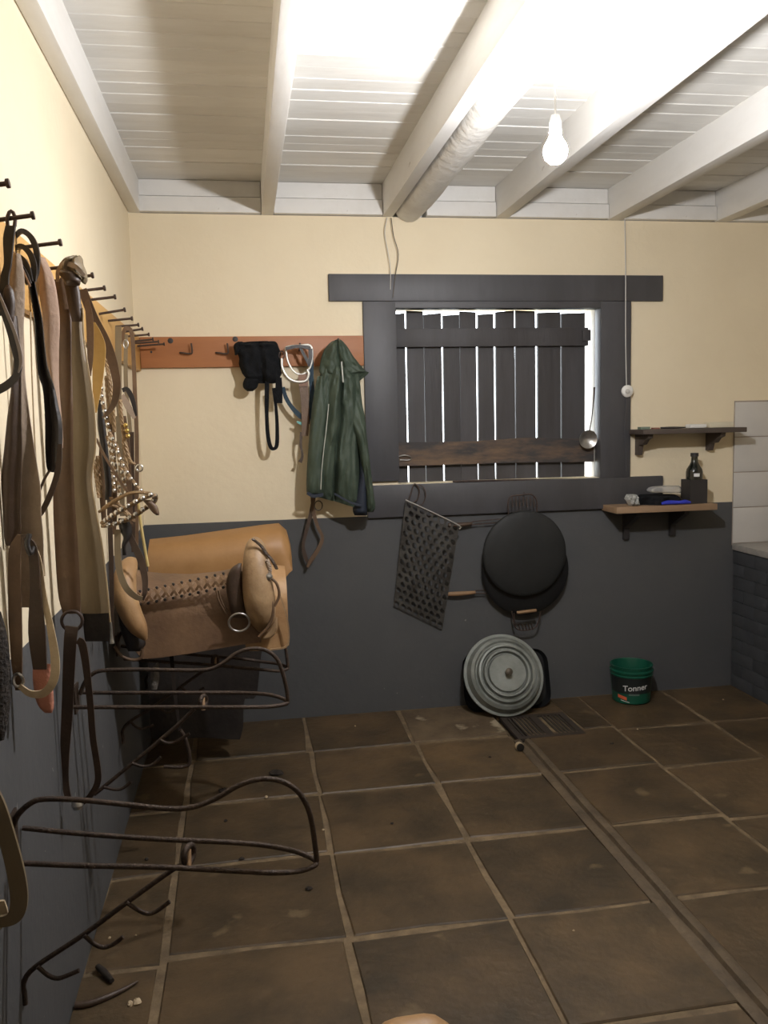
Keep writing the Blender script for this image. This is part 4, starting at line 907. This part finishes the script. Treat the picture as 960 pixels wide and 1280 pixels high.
# ------------------------------------------------------------------ shelves at the right
def shelf(name, Yf, fl, fr_, th_px, material, label, brackets, bm):
    a, b = PY(*fl, Yf), PY(*fr_, Yf); z1 = (a.z+b.z)/2; th = th_px*(Yf/F)
    t = thing(name, ((a.x+b.x)/2, D, z1-th), label, 'shelf')
    box('plank', (a.x, Yf, z1-th), (b.x, D-.001, z1), material, t, bevel=.003)
    for (x, hgt, kind) in brackets:
        cx = PY(x, fl[1]+10, Yf+.08).x; zt_ = z1-th-.0005
        if kind == 0:
            P = [(D-.001, zt_), (Yf+.03, zt_), (Yf+.035, zt_-.02), (Yf+.07, zt_-.03), (Yf+.10, zt_-.055), (D-.05, zt_-.06), (D-.035, zt_-hgt), (D-.001, zt_-hgt)]
        else:
            P = [(D-.001, zt_), (Yf+.02, zt_), (Yf+.03, zt_-.02), (D-.03, zt_-hgt*.6), (D-.022, zt_-hgt), (D-.001, zt_-hgt)]
        prism('bracket', P, 0, cx-.014, cx+.014, bm, t)
    return z1
z1 = shelf('wall_shelf', 4.31, (804, 537), (934, 534), 6.5, M_SHELFD, 'dark wooden wall shelf on two brackets, the higher one, with small white boxes', [(808, .115, 0), (898, .10, 0)], M_SHELFD)
z2 = shelf('wall_shelf', 4.30, (771, 633), (897, 631), 8.5, M_SHELFL, 'pale brown wall shelf on black brackets, the lower one, holding a bottle', [(793, .165, 1), (852, .155, 1)], M_BRACK)
def setbox(name, x0, x1, y0, Y, dep, z, h, material, label, cat, bev=.003):
    a, b = PY(x0, y0, Y), PY(x1, y0, Y); return box(name, (a.x, Y, z+.0005), (b.x, Y+dep, z+h), material, None, bevel=bev, label=label, cat=cat)
setbox('soap_dish', 863, 884, 534, 4.36, .06, z1, .022, M_PLASTW, 'small white rounded plastic box on the higher shelf', 'box', .008)
setbox('candle_box', 887, 917, 532, 4.38, .05, z1, .030, mat('cream_card', (.70, .63, .47), rough=.7), 'long cream cardboard box on the higher shelf, against the tiles', 'box')
setbox('matchbox', 801, 813, 534, 4.35, .04, z1, .014, mat('greenish_card', (.16, .20, .15), rough=.7), 'tiny greenish box at the end of the higher shelf', 'box', .002)
setbox('matchbox', 817, 825, 534, 4.36, .03, z1, .009, mat('reddish_card', (.30, .13, .09), rough=.7), 'tiny reddish box on the higher shelf', 'box', .002)
p = PY(842, 534, 4.37)
tube('knife', [(p.x-.07, 4.38, z1+.006), (p.x, 4.375, z1+.006), (p.x+.07, 4.37, z1+.006)], [.005, .006, .003], M_BRACK, None, k=3, label='thin dark knife lying flat on the higher shelf', cat='knife')
# black box and bottle
a, b = PY(862.5, 630, 4.34), PY(884, 630, 4.34); hb = PY(870, 600, 4.34).z-z2
bxw = b.x-a.x; bx_c = Vector(((a.x+b.x)/2, 4.34+bxw/2, z2))
t = thing('bottle_holder', bx_c, 'matt black square open holder around the dark bottle', 'holder')
wl = .005
for A0, B0 in (((a.x, 4.34), (b.x, 4.34+wl)), ((a.x, 4.34+bxw-wl), (b.x, 4.34+bxw)), ((a.x, 4.34+wl), (a.x+wl, 4.34+bxw-wl)), ((b.x-wl, 4.34+wl), (b.x, 4.34+bxw-wl))):
    box('side', (A0[0], A0[1], z2+.001), (B0[0], B0[1], z2+hb), M_BRACK, t)
hBt = PY(873, 566, 4.395).z-z2; rb = bxw*.44
t = thing('bottle', bx_c, 'dark glass bottle standing in the black holder on the lower shelf', 'bottle')
gl = lathe('glass', [(0, .002), (rb*.95, .002), (rb, .008), (rb, hBt*.62), (rb*.92, hBt*.68), (rb*.6, hBt*.76), (rb*.42, hBt*.82), (rb*.38, hBt*.93), (rb*.38, hBt*.95)], bx_c, M_GLASS, t, n=28)
lathe('cap', [(rb*.38, hBt*.93), (rb*.48, hBt*.93), (rb*.48, hBt), (0, hBt)], bx_c, M_BRACK, gl, n=20)
V = []; Q = []
for i in range(9):
    an = -math.pi/2-.55+.7*i/8; V += [bx_c+Vector((rb*1.01*math.cos(an), rb*1.01*math.sin(an), hBt*h)) for h in (.535, .60)]
obj('label', V, [(2*i, 2*i+1, 2*i+3, 2*i+2) for i in range(8)], M_LETTER, gl)
# cloth, plastic, blue scrubber
relief('cloth_bundle', [(618, 800, 842), (621, 796, 848), (626, 795, 851), (631, 796, 851), (633, 798, 848)], 4.40, .06, M_CLOTHB, None, n=18, fold=lambda u, v: .015*math.sin(14*u+4*v), back=.03, label='crumpled black cloth on the lower shelf', cat='cloth')
relief('plastic_wrap', [(618, 783, 795), (622, 781, 797), (627, 783, 798), (632, 786, 798)], 4.36, .035, mat('crinkled_plastic', (.62, .62, .58), (.3, .3, .28), scale=50, rough=.3, bump=1., bscale=70), None, n=10, fold=lambda u, v: .012*math.sin(19*u+11*v), back=.02, label='crinkled whitish plastic wrap at the end of the lower shelf', cat='plastic wrap')
relief('plastic_tray', [(607, 824, 848), (609, 812, 851), (613, 808, 852), (616, 812, 851)], 4.38, .04, M_CLEAR, None, n=12, back=.02, label='clear plastic tray lying on the black cloth', cat='tray')
p0, p1 = PY(828, 631, 4.315), PY(864, 630, 4.315)
tube('scrub_brush', [(p0.x, 4.325, z2+.010), (p0.x+.04, 4.325, z2+.014), (p1.x-.06, 4.325, z2+.012), (p1.x-.03, 4.325, z2+.014), (p1.x, 4.325, z2+.009)], [.007, .012, .010, .012, .007], M_BLUE, None, k=4, n=10, label='bright blue plastic brush at the front of the lower shelf', cat='brush')

# ------------------------------------------------------------------ tiles and counter
tx0 = PY(916, 590, D).x
zz = [PY(916, y, D).z for y in (502.5, 546.5, 590.5, 634.5, 679)]
box('tile_mortar', (tx0, D-.008, zz[4]-.01), (XR, D-.0005, zz[0]+.006), M_MORTAR, wall_back)
for i in range(4):
    x = tx0+.001
    while x < XR-.05:
        x2 = min(x+.30, XR-.002)
        box('tile', (x, D-.012, zz[i+1]+.003), (x2-.003, D-.006, zz[i]-.002), M_TILE, wall_back, bevel=.0015); x = x2
ct = thing('kitchen_counter', (3.05, 3.3, 0), 'grey painted brick counter with stone worktop below the white tiles', 'counter')
cz = zz[4]
box('worktop', (tx0-.004, 2.0, cz-.035), (XR-.002, D-.014, cz), M_TOP, ct, bevel=.003)
box('base', (tx0+.014, 2.04, .0), (XR-.002, D-.014, cz-.036), M_BRICK, ct)
rh = (cz-.04)/11
for r_ in range(11):
    y = D-.014-(.11 if r_ % 2 else 0)
    if r_ % 2: box('brick', (tx0+.003, D-.122, r_*rh+.002), (tx0+.016, D-.016, (r_+1)*rh-.002), M_BRICK, ct, bevel=.002)
    while y > 2.3:
        box('brick', (tx0+.003+random.uniform(-.0015, .0015), y-.213, r_*rh+.001), (tx0+.016, y-.001, (r_+1)*rh-.001), M_BRICK, ct, bevel=.001); y -= .215

# ------------------------------------------------------------------ cables and the hanging switch
t = thing('cord_switch', PY(783, 497, D-.03), 'white pear-shaped switch hanging on a thin cable over the window frame', 'switch')
ptube('cable', [(781, 272, D-.012), (782, 340, D-.028), (782, 420, D-.028), (783, 482, D-.03)], D-.02, .0032, M_CABLE, t)
lathe('body', [(0, .0), (.026, .0), (.033, .006), (.033, .016), (.024, .024), (0, .026)], PY(783, 489, D-.022), M_PLASTW, t, axis=(0, -1, 0), n=24)
lathe('button', [(0, .0), (.012, .0), (.012, .008), (0, .009)], PY(784, 489, D-.048), M_CABLE, t, axis=(0, -1, 0), n=16)
ptube('tail_cable', [(783, 495, D-.028), (781, 540, D-.028), (783, 590, D-.028)], D-.02, .0026, M_GPAINT, t)
for i, pth in enumerate(([(484, 272), (481, 290), (485, 315), (488, 335), (488, 362)], [(489, 272), (492, 295), (498, 318), (494, 345), (491, 372)])):
    ptube('wire', pth, D-.026, .0022, M_CABLE if i == 0 else M_ALUD, None, label=('pale' if i == 0 else 'dark')+' thin electric wire drooping from the log down the wall', cat='wire')
